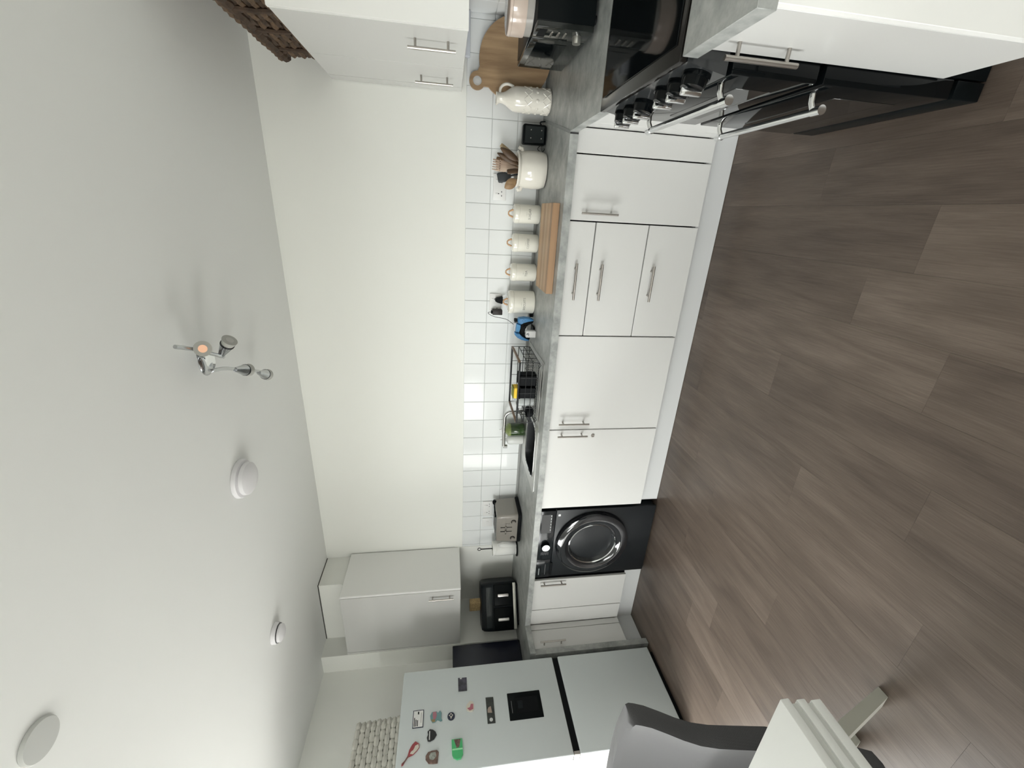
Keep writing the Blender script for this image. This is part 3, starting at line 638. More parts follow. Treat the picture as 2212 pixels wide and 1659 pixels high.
for i in range(9): B().box(BX1 + .07, SX1 - .05, -.50 + i * .045, -.488 + i * .045, sz, sz + .003, .0012, 1).obj('drainer_rib', M_SINK, sk)
M_TAP = mat('tap_chrome', (.46, .46, .45), .12, metal=1.0)
# tap
tp = thing('kitchen_tap', 'chrome swan-neck mixer tap behind the sink', 'tap', (-1.83, -.115, ZW))
tb = B(); tb.cyl((-1.83, -.115, ZW + .0038), (-1.83, -.115, ZW + .05), .024, .021, seg=20); tb.obj('base', M_TAP, tp)
arc = [(-1.83, -.115, ZW + .05), (-1.83, -.115, .98)] + [(-1.83 - .045 * (1 - math.cos(R(a_))), -.115, 1.003 + .045 * math.sin(R(a_))) for a_ in range(0, 91, 15)] + [(-1.95, -.117, 1.05), (-2.085, -.12, 1.048), (-2.105, -.12, 1.045)]
B().tube(arc, .0125, 14).obj('spout', M_TAP, tp)
B().cyl((-2.112, -.12, 1.05), (-2.112, -.12, 1.02), .0135, seg=16).obj('nozzle', M_TAP, tp)
B().cyl((-1.83, -.135, ZW + .035), (-1.80, -.185, ZW + .065), .006, seg=10).obj('lever', M_TAP, tp)
# dish rack
dx0, dx1, dy0, dy1, dz0, dz1 = -1.715, -1.315, -.495, -.172, ZW + .0092, 1.03
dk = thing('dish_rack', 'black wire dish rack with wooden handles on the drainer', 'dish rack', (-1.51, -.33, ZW))
def wire(pts, r=.0026, closed=False, name='wire', m=None): return B().tube(pts, r, 6, closed).obj(name, m or M_WIRE, dk)
for y in (dy0, dy1): B().cyl((dx0, y, dz1), (dx1, y, dz1), .0062, seg=10).obj('top_bar', M_WIRE, dk)
for x in (dx0, dx1): B().box(x - .006, x + .006, dy0 + .012, dy1 - .012, dz1 - .007, dz1 + .007, .003, 2).obj('wooden_handle', wood_material('handle_wood', (.16, .10, .065), (.27, .18, .12), 1, .8), dk)
for z in (dz0 + .012, dz0 + .05, dz0 + .085): wire([(dx0, dy0, z), (dx1, dy0, z), (dx1, dy1, z), (dx0, dy1, z)], .0026, True)
for x in (dx0, dx1):
    for y in (dy0, dy1):
        s = 1 if x == dx1 else -1
        wire([(x, y, dz1), (x, y, dz0 + .03), (x - s * .004, y, dz0 + .008), (x - s * .018, y, dz0), (x - s * .034, y, dz0 + .009)], .0022)
for i in range(1, 8):
    x = dx0 + (dx1 - dx0) * i / 8
    if i in (2, 4, 6): 
        for y in (dy0, dy1): wire([(x, y, dz0 + .012), (x, y, dz1)], .0018)
for i in range(25):
    x = dx0 + .012 + (dx1 - dx0 - .024) * i / 24; wire([(x, dy0, dz0 + .012), (x, dy1, dz0 + .012)], .0015)
for i in range(12):
    x = dx0 + .03 + i * .03; wire([(x, dy0 + .14, dz0 + .013), (x, dy0 + .145, dz0 + .055), (x + .004, dy0 + .16, dz0 + .065), (x + .008, dy0 + .175, dz0 + .055), (x + .008, dy0 + .18, dz0 + .013)], .0015)
for x in (dx0, dx1):
    for k in (1, 2, 3): wire([(x, dy0 + (dy1 - dy0) * k / 4, dz0 + .012), (x, dy0 + (dy1 - dy0) * k / 4, dz0 + .085)], .0018)
# cutlery caddy inside the rack: two black cups
def caddy(x0, x1, y0, y1, z0, z1, label):
    c = thing('cutlery_cup', label, 'cutlery holder', ((x0 + x1) / 2, (y0 + y1) / 2, z0))
    b = B(); t_ = .004
    b.box(x0, x1, y0, y0 + t_, z0, z1); b.box(x0, x1, y1 - t_, y1, z0, z1); b.box(x0, x0 + t_, y0, y1, z0, z1); b.box(x1 - t_, x1, y0, y1, z0, z1); b.box(x0, x1, y0, y1, z0, z0 + t_)
    b.obj('cup', M_BLACKP, c)
    r = B(); r.tube([(x0 - .002, y0 - .002, z1), (x1 + .002, y0 - .002, z1), (x1 + .002, y1 + .002, z1), (x0 - .002, y1 + .002, z1)], .003, 6, True); r.obj('lip', M_BLACKP, c); return c
caddy(-1.475, -1.405, -.478, -.405, dz0 + .016, 1.022, 'black plastic cutlery cup in the rack, nearer the controller')
caddy(-1.555, -1.485, -.478, -.405, dz0 + .016, 1.016, 'black plastic cutlery cup in the rack below the sponge')
sg = thing('sponge', 'yellow washing-up sponge lying on the cutlery cup', 'sponge', (-1.52, -.44, 1.0195))
B().box(-1.558, -1.486, -.478, -.405, 1.0195, 1.053, .007, 2).obj('foam', mat('sponge_yellow', (.85, .57, .06), .9, bump=.6, bscale=160), sg)
B().box(-1.558, -1.486, -.478, -.405, 1.0535, 1.059, .002, 1).obj('scourer', mat('scourer_olive', (.20, .22, .05), .9), sg)
M_GLASS = clear_material('clear_glass', (.93, .95, .95), .72, .03)
for i, (x, y, hh) in enumerate(((-1.60, -.42, .105), (-1.655, -.24, .1))):
    g_ = thing('drinking_glass', ('clear drinking glass upside down at the front of the dish rack', 'clear drinking glass upside down at the back of the dish rack')[i], 'glass', (x, y, dz0 + .015))
    B().lathe([(.034, 0), (.031, hh), (.024, hh + .003), (.022, hh - .003), (.028, hh - .006), (.031, .002)], (x, y, dz0 + .016), 24, caps=False).obj('glass', M_GLASS, g_)
for k, (x, y) in enumerate(((-1.665, -.445), (-1.57, -.235))):
    wh = thing('black_cup', ('small black cup at the front of the dish rack', 'small black cup at the back of the dish rack')[k], 'cup', (x, y, dz0 + .015))
    B().lathe([(.022, .0), (.034, .012), (.036, .045), (.033, .045), (.031, .014), (.02, .006)], (x, y, dz0 + .016), 20, caps=False).obj('body', M_BLACKP, wh)
# bottles behind the tap
bt = thing('soap_bottle', 'clear bottle of green washing-up liquid behind the tap', 'bottle', (-1.995, -.075, ZW + .004))
B().lathe([(.046, .0), (.048, .01), (.048, .098), (.044, .104)], (-1.995, -.075, ZW + .005), 28).obj('liquid', mat('green_soap', (.028, .055, .018), .12, noise=.4, nscale=20), bt)
B().lathe([(.0485, .099), (.0485, .115), (.03, .132), (.014, .138), (.014, .15)], (-1.995, -.075, ZW + .005), 28).obj('shoulder', mat('olive_soap', (.20, .25, .09), .2), bt)
B().lathe([(.016, .15), (.016, .165), (.006, .167), (.006, .18)], (-1.995, -.075, ZW + .005), 16).obj('cap', M_WHITE, bt)
bt = thing('soap_bottle', 'milky white soap bottle beside the green liquid', 'bottle', (-2.085, -.07, ZW + .004))
B().lathe([(.034, 0), (.036, .006), (.036, .1), (.03, .115), (.012, .122), (.012, .14)], (-2.085, -.07, ZW + .005), 24).obj('body', clear_material('milky_plastic', (.86, .87, .85), .35, .15), bt)
B().lathe([(.013, .14), (.013, .152), (.005, .154), (.005, .168)], (-2.085, -.07, ZW + .005), 14).obj('pump', M_WHITE, bt)

# ================================================================== SOCKETS
def socket(label, x0, x1, z0, z1, gang, sw=True):
    t = thing('wall_socket', label, 'socket', ((x0 + x1) / 2, 0, (z0 + z1) / 2))
    pl = B().box(x0, x1, -.010, -.0008, z0, z1, .003, 2).obj('plate', M_WHITE, t)
    n = gang
    for k in range(n):
        c = x0 + (x1 - x0) * ((k + .5) / n); zc = (z0 + z1) / 2
        if sw: 
            B().box(c - .004, c + .004, -.0135, -.0095, zc + .012, zc + .026, .001, 1).obj('rocker', M_WHITE, pl)
            B().box(c - .0025, c + .0025, -.0104, -.0098, zc + .002, zc + .009).obj('pin_hole', M_BLACKP, pl)
            for s in (-1, 1): B().box(c + s * .011 - .0035, c + s * .011 + .0035, -.0104, -.0098, zc - .015, zc - .0105).obj('pin_hole', M_BLACKP, pl)
        else: B().box(c - .012, c + .012, -.013, -.0095, zc - .01, zc + .012, .001, 1).obj('rocker', M_WHITE, pl)
    return t
socket('white double socket behind the utensil crock', -.428, -.282, 1.096, 1.176, 2)
socket('white double socket with two black plugs above the biscuit canister', -1.145, -.999, 1.098, 1.176, 2)
socket('white double socket behind the toaster', -2.847, -2.70, 1.095, 1.177, 2)
socket('white single switch plate left of the toaster socket', -2.958, -2.872, 1.093, 1.177, 1, False)
p_ = thing('plug', 'black three-pin plug in the socket above the canister', 'plug', (-1.037, -.01, 1.12))
B().prism([(-1.06, 1.098), (-1.058, 1.092), (-1.016, 1.092), (-1.014, 1.098), (-1.022, 1.128), (-1.03, 1.14), (-1.044, 1.14), (-1.052, 1.128)], 'y', -.045, -.0105).obj('body', M_BLACKP, p_)
B().cyl((-1.037, -.028, 1.094), (-1.037, -.03, 1.075), .004, seg=8).obj('cable_grip', M_BLACKP, p_)
p_ = thing('charger_plug', 'black charger plug with a cable to the controller', 'plug', (-1.115, -.01, 1.13))
B().box(-1.133, -1.099, -.06, -.0105, 1.092, 1.158, .004, 2).obj('body', mat('warm_black', (.022, .017, .016), .5), p_)
B().box(-1.125, -1.107, -.058, -.03, 1.158, 1.168, .002, 1).obj('cable_grip', M_BLACKP, p_)
cab = [(-1.116, -.045, 1.168), (-1.117, -.047, 1.183), (-1.124, -.05, 1.186), (-1.134, -.055, 1.17), (-1.143, -.06, 1.145), (-1.148, -.065, 1.115), (-1.152, -.07, 1.085), (-1.158, -.08, 1.06), (-1.172, -.095, 1.035), (-1.183, -.115, 1.018), (-1.188, -.13, 1.012)]
def smooth_path(P, n=6):
    P = [Vector(p) for p in P]; out_ = []
    for i in range(len(P) - 1):
        p0, p1, p2, p3 = P[max(i - 1, 0)], P[i], P[i + 1], P[min(i + 2, len(P) - 1)]
        for k in range(n):
            t_ = k / n; out_.append(0.5 * ((2 * p1) + (p2 - p0) * t_ + (2 * p0 - 5 * p1 + 4 * p2 - p3) * t_ ** 2 + (3 * p1 - p0 - 3 * p2 + p3) * t_ ** 3))
    out_.append(P[-1]); return out_
B().tube(smooth_path(cab), .0017, 6).obj('cable', M_BLACKP, p_)

# ================================================================== GAME CONTROLLER ON ITS DOCK
gc = thing('game_controller', 'blue and black game controller standing on a white dock', 'game controller', (-1.20, -.15, ZW))
M_BLUE = mat('controller_blue', (.07, .245, .50), .4, noise=.15, nscale=40)
PR = [(-1.1344, 1.0062), (-1.1221, .9992), (-1.1163, .9621), (-1.1196, .9265), (-1.1324, .8989), (-1.1381, .9018), (-1.1442, .9337), (-1.1548, .9685), (-1.164, .9835), (-1.1554, 1.0028)]
PP = [(-1.1567, 1.0104), (-1.1658, .9829), (-1.1898, .9841), (-1.2175, .9913), (-1.2139, 1.0149), (-1.179, 1.0136)]
PL = [(-1.2174, 1.0203), (-1.2197, .9923), (-1.2373, .9767), (-1.253, .9533), (-1.2664, .9185), (-1.2746, .9247), (-1.2741, .9474), (-1.267, .9749), (-1.2536, 1.0026), (-1.2355, 1.0193)]
PM = [(-1.16, .983), (-1.152, .9676), (-1.143, .9327), (-1.1385, .9008), (-1.1437, .8971), (-1.1565, .9275), (-1.1748, .9463), (-1.1929, .9541), (-1.2157, .9571), (-1.2316, .9561), (-1.2429, .9441), (-1.2586, .9136), (-1.268, .9175), (-1.2555, .9523), (-1.24, .9758), (-1.22, .99)]
def lump(poly, y0, y1, k=.86):
    """extruded outline with a rounded front"""
    b = B(); mx = sum(p[0] for p in poly) / len(poly); mz = sum(p[1] for p in poly) / len(poly); rows = []
    for (kk, y) in ((k, y1), (1, y1 - (y1 - y0) * .2), (1, y0 + (y1 - y0) * .45), (.95, y0 + (y1 - y0) * .12), (k * .9, y0)):
        rows.append([(mx + (p[0] - mx) * kk, y, mz + (p[1] - mz) * kk) for p in poly])
    Rr = b.grid(rows, True, True); b.cap(Rr[0]); b.cap(Rr[-1]); return b
lump(PR, -.19, -.135).obj('right_grip', M_BLUE, gc); lump(PL, -.19, -.135).obj('left_grip', M_BLUE, gc)
lump(PP, -.186, -.14, .95).obj('touchpad', mat('touchpad_blue', (.07, .27, .53), .35), gc); lump(PM, -.178, -.14).obj('centre_shell', M_BLACKP, gc)
B().box(-1.217, -1.158, -.16, -.13, 1.008, 1.024, .003, 1).obj('top_edge', mat('pad_grey', (.55, .56, .58), .4), gc)
B().box(-1.152, -1.132, -.165, -.13, 1.004, 1.024, .004, 2).obj('trigger', M_BLACKP, gc)
for (x, z) in ((-1.137, .975), (-1.128, .967), (-1.137, .959), (-1.146, .967), (-1.245, .995), (-1.238, .985), (-1.245, .975), (-1.252, .985)): B().cyl((x, -.186, z), (x, -.1915, z), .0032, seg=10).obj('button', mat('button_blue', (.04, .17, .36), .4), gc)
for x in (-1.178, -1.226): B().cyl((x, -.17, .957), (x, -.192, .957), .0085, .0095, seg=16).obj('thumbstick', M_BLACKP, gc)
dkx = thing('charging_dock', 'small white square dock holding the blue controller', 'charging dock', (-1.21, -.19, ZW))
B().box(-1.233, -1.191, -.245, -.2, ZW + .001, .957, .003, 2).obj('block', M_WHITE, dkx)
B().box(-1.243, -1.176, -.2, -.11, ZW + .001, ZW + .012, .003, 1).obj('base', M_BLACKP, dkx)
lg = B()   # two-letter emblem on the dock
lg.prism([(-1.2135, .936), (-1.2105, .937), (-1.2105, .9535), (-1.2135, .9545)], 'y', -.2456, -.245); lg.prism([(-1.2105, .9535), (-1.203, .950), (-1.202, .9455), (-1.2065, .944), (-1.2065, .9465), (-1.2105, .9505)], 'y', -.2456, -.245)
lg.prism([(-1.2205, .9385), (-1.2145, .9415), (-1.2145, .944), (-1.2225, .9405)], 'y', -.2456, -.245); lg.prism([(-1.2095, .939), (-1.2005, .9415), (-1.2025, .944), (-1.2095, .942)], 'y', -.2456, -.245)
lg.obj('emblem', M_NAVY, dkx)
ad = tag(B().box(-1.128, -1.092, -.12, -.085, ZW + .0005, ZW + .025, .004, 2).obj('power_adapter', M_BLACKP), 'small black adapter between biscuit canister and controller', 'adapter')

# ================================================================== CANISTERS
def canister(word, label, x, y, r, h, sub, wsize):
    t = thing('canister', label, 'canister', (x, y, ZW), group='cream lettered canisters')
    z = ZW + .001
    B().lathe([(r * .93, 0), (r, .006), (r, h), (r * .97, h + .0015)], (x, y, z), 40).obj('body', M_CREAM, t)
    l = B().lathe([(r * 1.02, h + .002), (r * 1.03, h + .018), (r * .98, h + .028), (r * .82, h + .034), (.01, h + .035)], (x, y, z), 40).obj('lid', M_CREAM, t)
    pts = [(x - .021, y, z + h + .0355), (x - .018, y, z + h + .042), (x - .013, y, z + h + .055), (x - .006, y, z + h + .062), (x + .006, y, z + h + .062), (x + .013, y, z + h + .055), (x + .018, y, z + h + .042), (x + .021, y, z + h + .0355)]
    B().tube(pts, [.006, .0055, .005, .0045, .0045, .005, .0055, .006], 8).obj('lid_handle', M_KNOBW, l)
    lettering('lettering', word, wsize, M_INK, t, (x, y - r - .0006, z + h * .52), '-y', r + .0006)
    lettering('lettering', '~ ' + sub + ' ~', wsize * .5, M_INK, t, (x, y - r - .0006, z + h * .52 + wsize * .95), '-y', r + .0006)
    return t
canister('SUGAR', 'cream canister lettered SUGAR', -.498, -.075, .055, .128, 'o', .021)
canister('COFFEE', 'cream canister lettered COFFEE', -.667, -.075, .055, .128, 'o', .019)
canister('TEA', 'cream canister lettered TEA', -.847, -.072, .055, .128, 'o', .021)
canister('BISCUITS', 'larger cream canister lettered BISCUITS', -1.035, -.09, .074, .138, 'o', .021)

# striped wooden block board
bd = thing('chopping_board', 'thick striped oak chopping board in front of the canisters', 'chopping board', (-.66, -.44, ZW))
tones = [(.33, .20, .11), (.48, .31, .18), (.40, .255, .14), (.52, .36, .22), (.36, .22, .12), (.46, .30, .17), (.42, .27, .15)]
for i in range(7):
    y0 = -.58 + i * .04; c0 = tones[i]
    B().box(-.89, -.438, y0, y0 + .0398, ZW + .001, ZW + .037, .001, 1).obj('stave', wood_material('stave_%d' % i, tuple(c * .82 for c in c0), tuple(min(1, c * 1.15) for c in c0), 0, .5), bd)

# ================================================================== UTENSIL CROCK
cr = thing('utensil_crock', 'glossy cream ceramic crock holding wooden utensils', 'crock', (-.262, -.14, ZW))
B().lathe([(.07, 0), (.09, .004), (.098, .03), (.101, .07), (.098, .115), (.090, .14), (.086, .148), (.093, .153), (.096, .162), (.092, .168), (.084, .167), (.080, .15), (.085, .1), (.085, .02), (.02, .012)], (-.262, -.14, ZW + .001), 48).obj('pot', M_CERAM, cr)
for s in (-1, 1): B().tube([(-.262 + s * .088, -.14, ZW + .132), (-.262 + s * .106, -.142, ZW + .142), (-.262 + s * .11, -.143, ZW + .15), (-.262 + s * .1, -.142, ZW + .156)], [.012, .012, .011, .009], 10).obj('ear', M_CERAM, cr)
def utensil(name, label, base, tip, w_, L, m, kind='spoon', yaw_=0.0):
    """handle from base, head at tip"""
    t = thing(name, label, 'utensil', base, group='utensils in the cream crock')
    p0, p1 = Vector(base), Vector(tip); d = (p1 - p0).normalized(); neck = p1 - d * L
    side = Vector((math.cos(yaw_), math.sin(yaw_), 0)); side = (side - d * side.dot(d)).normalized(); nrm = d.cross(side)
    B().tube([p0, p0.lerp(neck, .6), neck], [.0055, .005, .0055], 10).obj('handle', m, t)
    b = B(); rows = []; n = 10
    for i in range(n + 1):
        q = i / n
        if kind == 'spoon': ww = w_ * math.sin(math.pi * (.12 + .86 * q)) ** .75 
        elif kind == 'flat': ww = w_ * (.35 + .65 * min(1, q * 2.2)) * (1 if q < .93 else .8)
        else: ww = w_ * (.3 + .7 * min(1, q * 1.8))
        c = neck.lerp(p1, q); th = .0045
        dish = .008 * math.sin(math.pi * q) if kind == 'spoon' else 0
        rows.append([c + side * ww * math.cos(a_) + nrm * (th * math.sin(a_) + (dish * (1 - abs(math.cos(a_)) ** 2) * -1)) for a_ in (2 * math.pi * k / 14 for k in range(14))])
    Rr = b.grid(rows, True, True); b.cap(Rr[0]); b.cap(Rr[-1]); b.obj('head', m, t)
    if kind == 'fork':
        for k in range(-2, 3):
            c = p1 + side * (w_ * .42 * k); B().cyl(c - d * .01, c + d * .022 - nrm * .01, .0048, .003, seg=8).obj('prong', m, t)
            B().cyl(c - d * .02, c - d * .02 - nrm * .018, .0045, .003, seg=8).obj('prong', m, t)
    return t
zc_ = ZW + .02
M_PINKW = wood_material('pink_wood', (.36, .25, .19), (.52, .40, .31), 2, .8)
utensil('wooden_spatula', 'pale wooden spatula leaning right in the crock', (-.302, -.12, zc_), (-.141, -.105, 1.15), .016, .13, M_PALEW, 'flat', .5)
utensil('wooden_spoon', 'dark-bowled wooden spoon leaning right in the crock', (-.30, -.165, zc_), (-.165, -.172, 1.158), .022, .11, M_DARKW, 'spoon', .25)
utensil('wooden_spoon', 'long dark wooden spoon in the middle of the crock', (-.29, -.135, zc_), (-.188, -.142, 1.172), .02, .13, M_DARKW, 'spoon', .2)
utensil('wooden_spatula', 'brown slotted wooden spatula in the middle of the crock', (-.28, -.10, zc_), (-.217, -.085, 1.172), .022, .12, M_SPOON, 'flat', .2)
utensil('pasta_fork', 'pale wooden pasta server with prongs in the crock', (-.27, -.15, zc_), (-.247, -.118, 1.172), .03, .11, M_PINKW, 'fork', .1)
utensil('wooden_spatula', 'short dark wooden spatula in the front of the crock', (-.25, -.185, zc_), (-.284, -.196, 1.118), .015, .09, M_DARKW, 'flat', .4)
utensil('turner', 'grey silicone turner leaning left in the crock', (-.255, -.10, zc_), (-.312, -.09, 1.16), .028, .08, mat('slate_silicone', (.045, .05, .055), .5), 'flat', .1)
utensil('wooden_spoon', 'light wooden spoon leaning left out of the crock', (-.215, -.16, zc_), (-.366, -.168, 1.125), .028, .075, M_SPOON, 'spoon', -.1)

# small black speaker box
sb = thing('mini_speaker', 'small black cube-shaped speaker between jug and crock', 'speaker', (-.08, -.105, ZW))
B().box(-.131, -.03, -.133, -.075, ZW + .003, 1.03, .012, 3).obj('case', M_BLACKM, sb)
B().box(-.121, -.04, -.1352, -.13, ZW + .016, 1.018, .003, 1).obj('grille', mat('speaker_cloth', (.008, .012, .012), .8), sb)
for x, z in ((-.10, .925), (-.06, .925), (-.10, .985), (-.06, .985)): B().cyl((x, -.1348, z), (x, -.1372, z), .003, seg=10).obj('stud', M_STEEL, sb)
B().tube(smooth_path([(-.13, -.1, ZW + .03), (-.15, -.11, ZW + .045), (-.162, -.11, ZW + .02), (-.15, -.1, ZW + .004), (-.14, -.09, ZW + .004)]), .0018, 6).obj('cable', M_BLACKP, sb)
B().tube(smooth_path([(-.03, -.1, ZW + .03), (-.018, -.12, ZW + .04), (-.012, -.12, ZW + .012)]), .004, 6).obj('strap', M_BLACKP, sb)

# jug
jg = thing('jug', 'cream ceramic jug with raised lattice pattern by the round board', 'jug', (.073, -.15, ZW))
jc = (.073, -.15, ZW + .001)
jm, jnt, jb_ = nodes('jug_glaze'); jb_.inputs['Base Color'].default_value = (.76, .73, .66, 1); jb_.inputs['Roughness'].default_value = .14; jb_.inputs['Coat Weight'].default_value = .4
B().lathe([(.052, 0), (.0585, .006), (.060, .05), (.0605, .16), (.0595, .192), (.055, .209), (.044, .228), (.032, .246), (.026, .262), (.0245, .276), (.0255, .288), (.029, .296), (.026, .296), (.0215, .28), (.022, .262), (.03, .235)], jc, 44, caps=False).obj('body', jm, jg)
for row in range(3):
    for k in range(9):
        a0 = 2 * math.pi * (k + .5 * (row % 2)) / 9; zz = ZW + .03 + row * .05; rj = .0600
        P_ = lambda a_, z_: (jc[0] + rj * math.cos(a_), jc[1] + rj * math.sin(a_), z_)
        if row % 2 == 0: B().tube([P_(a0 - .28, zz - .02), P_(a0, zz), P_(a0 + .28, zz + .02)], .0028, 6).obj('relief_bar', jm, jg); B().tube([P_(a0 - .28, zz + .02), P_(a0, zz), P_(a0 + .28, zz - .02)], .0028, 6).obj('relief_bar', jm, jg)
        else: B().sphere((jc[0] + .0535 * math.cos(a0), jc[1] + .0535 * math.sin(a0), zz), .0105, 1, 1, 1, 12, 8).obj('relief_dot', jm, jg)
B().tube(smooth_path([(jc[0] + .02, jc[1] - .004, ZW + .278), (jc[0] + .042, jc[1] - .006, ZW + .276), (jc[0] + .058, jc[1] - .007, ZW + .26), (jc[0] + .063, jc[1] - .007, ZW + .235), (jc[0] + .054, jc[1] - .005, ZW + .205)]), .0075, 10).obj('handle', jm, jg)
B().tube([(jc[0] - .014, jc[1], ZW + .283), (jc[0] - .025, jc[1], ZW + .29), (jc[0] - .034, jc[1], ZW + .298)], [.010, .007, .003], 8).obj('lip', jm, jg)

# round board leaning on the back wall
rb = thing('round_board', 'round wooden serving board with a ring handle leaning on the tiles', 'serving board', (.27, -.06, ZW))
cxb, czb, rbd = .272, 1.085, .192; hx_, hz_ = .166, 1.285
pts = []; ang = math.atan2(hz_ - czb, hx_ - cxb)
for i in range(64):
    a_ = ang + R(16) + (2 * math.pi - R(32)) * i / 63; pts.append((cxb + rbd * math.cos(a_), czb + rbd * math.sin(a_)))
for i in range(17):
    a_ = ang - R(118) + R(236) * i / 16; pts.append((hx_ + .044 * math.cos(a_), hz_ + .044 * math.sin(a_)))
bb = B(); outer = []; th_ = .016
def lean(x, z, t_): return (x, -.078 + (z - ZW) * .12 - t_, z)
A = bb.ring([lean(x, z, th_) for x, z in pts]); C = bb.ring([lean(x, z, 0) for x, z in pts])
hole = [(hx_ + .024 * math.cos(2 * math.pi * i / 24), hz_ + .024 * math.sin(2 * math.pi * i / 24)) for i in range(24)]
Ah = bb.ring([lean(x, z, th_) for x, z in hole]); Ch = bb.ring([lean(x, z, 0) for x, z in hole])
bb.bridge(A, C, True); bb.bridge(Ah, Ch, True)
for (o_, h_) in ((A, Ah), (C, Ch)):
    es = [bb.bm.edges.get((o_[i], o_[(i + 1) % len(o_)])) for i in range(len(o_))] + [bb.bm.edges.get((h_[i], h_[(i + 1) % 24])) for i in range(24)]
    bmesh.ops.triangle_fill(bb.bm, edges=es, use_beauty=True)
bb.obj('board', M_MANGO, rb)

# ================================================================== MICROWAVE + TIN
mw = thing('microwave', 'black microwave oven on the right worktop', 'microwave', (.3, -.67, ZW))
B().box(.16, .462, -.914, -.435, ZW + .012, 1.123, .004, 2).obj('case', M_BLACKM, mw)
for x in (.19, .43):
    for y in (-.88, -.47): B().cyl((x, y, ZW + .0008), (x, y, ZW + .0125), .014, seg=12).obj('foot', M_BLACKP, mw)
B().box(.141, .161, -.80, -.435, ZW + .014, 1.122, .004, 2).obj('door', mat('mw_front', (.012, .014, .013), .08), mw)
B().box(.141, .161, -.914, -.802, ZW + .014, 1.122, .004, 2).obj('control_panel', mat('mw_front', (.012, .014, .013), .08), mw)
B().box(.1395, .142, -.76, -.47, .97, 1.095, .001, 1).obj('window', M_BLACK, mw)
kb = B(); kb.cyl((.141, -.857, .955), (.118, -.857, .955), .017, .0155, seg=28); kb.obj('dial', mat('satin_silver', (.62, .61, .58), .3, metal=1.0), mw)
for i in range(3): B().box(.1375, .1415, -.884, -.832, 1.0 + i * .026, 1.008 + i * .026, .001, 1).obj('button', M_STEEL, mw)
B().box(.1398, .1412, -.892, -.822, 1.078, 1.108).obj('display', M_BLACKP, mw)
tn = thing('cake_tin', 'round container with a blush pink lid on the microwave', 'tin', (.235, -.788, 1.1235))
tc3 = (.235, -.788, 1.1235)
B().lathe([(.082, 0), (.087, .003), (.087, .036), (.084, .036), (.083, .005), (.02, .003)], tc3, 44, caps=False).obj('base', clear_material('grey_clear', (.62, .60, .57), .5, .06), tn)
B().lathe([(.091, .03), (.092, .034), (.092, .09), (.0905, .094), (.086, .096), (.01, .096)], tc3, 44).obj('lid', mat('blush_pink', (.54, .445, .385), .16, coat=.4), tn)
B().lathe([(.0925, .082), (.094, .0835), (.0925, .085)], tc3, 44, caps=False).obj('bead', mat('blush_pink', (.54, .445, .385), .16), tn)

# ================================================================== TOASTER
to = thing('toaster', 'mushroom grey four-slice toaster on the worktop', 'toaster', (-2.782, -.14, ZW), rotz=R(-1.5), local=True)
M_TAUPE = mat('taupe_gloss', (.27, .25, .225), .2, coat=.3)
body = B(); rows = []
for (k, z) in ((.97, .022), (1.0, .03), (1.0, .06), (.97, .15), (.93, .185), (.88, .194)):
    rows.append([(p[0] * k, p[1] * (.5 + .5 * k), z) for p in rrect(.138, .112, .022, 5)])
Rr = body.grid(rows, True, True); body.cap(Rr[0]); body.cap(Rr[-1]); body.obj('shell', M_TAUPE, to)
bs = B(); rows = []
for (k, z) in ((.9, .001), (1.02, .004), (1.035, .022), (1.0, .032)): rows.append([(p[0] * k, p[1] * k, z) for p in rrect(.138, .112, .022, 5)])
Rr = bs.grid(rows, True, True); bs.cap(Rr[0]); bs.cap(Rr[-1]); bs.obj('base', M_BLACKP, to)
B().box(-.118, .118, -.09, .09, .1935, .1965, .002, 1).obj('top_plate', mat('toaster_top', (.50, .50, .48), .3, metal=1.0), to)
for y in (-.062, -.022, .022, .062): B().box(-.108, .108, y - .011, y + .011, .1965, .1972).obj('slot', M_BLACKP, to)
for x in (-.018, .022): B().box(x - .0022, x + .0022, -.1135, -.1, .075, .165).obj('lever_slot', M_BLACKP, to)
for x in (-.018, .022): B().box(x - .016, x + .016, -.13, -.111, .12, .13, .003, 2).obj('lever', M_STEEL, to)
for x in (-.088, .075): 
    k_ = B(); k_.cyl((x, -.109, .066), (x, -.114, .066), .019, seg=24); k_ = k_.obj('dial_ring', M_BLACKP, to)
    B().cyl((x, -.112, .066), (x, -.128, .066), .0145, .013, seg=24).obj('dial', M_TAUPE, k_)
for i in range(3): B().box(.05, .061, -.1135, -.108, .098 + i * .014, .103 + i * .014, .001, 1).obj('button', M_STEEL, to)
B().sphere((.118, .075, .197), .022, 1, 1, .8, 16, 10).obj('plug_top', M_BLACK, to)
B().tube(smooth_path([(.118, .07, .195), (.105, .05, .2), (.09, .02, .2005), (.085, -.02, .2005), (.075, -.05, .2)]), .005, 7).obj('cable', M_BLACKP, to)

# ================================================================== PAPER TOWEL
pt_ = thing('paper_towel_holder', 'white paper towel roll on a black ring-topped stand', 'paper towel', (-3.09, -.125, ZW))
B().cyl((-3.09, -.125, ZW + .0005), (-3.09, -.125, ZW + .008), .074, .072, seg=36).obj('base', M_BLACKP, pt_)
B().cyl((-3.09, -.125, ZW + .008), (-3.09, -.125, 1.193), .004, seg=10).obj('pole', M_BLACKP, pt_)
B().tube([(-3.09 + .013 * math.cos(R(a_)), -.125, 1.206 + .013 * math.sin(R(a_))) for a_ in range(0, 360, 20)], .0028, 6, True).obj('ring_top', M_BLACKP, pt_)
rl = B(); rl.lathe([(.02, .012), (.058, .012), (.0595, .03), (.0595, .195), (.058, .205), (.02, .205)], (-3.09, -.125, ZW), 40, caps=False)
M_PAPER = mat('paper_white', (.80, .80, .77), .95, bump=.5, bscale=90)
rl = rl.obj('roll', M_PAPER, pt_)
sh = []
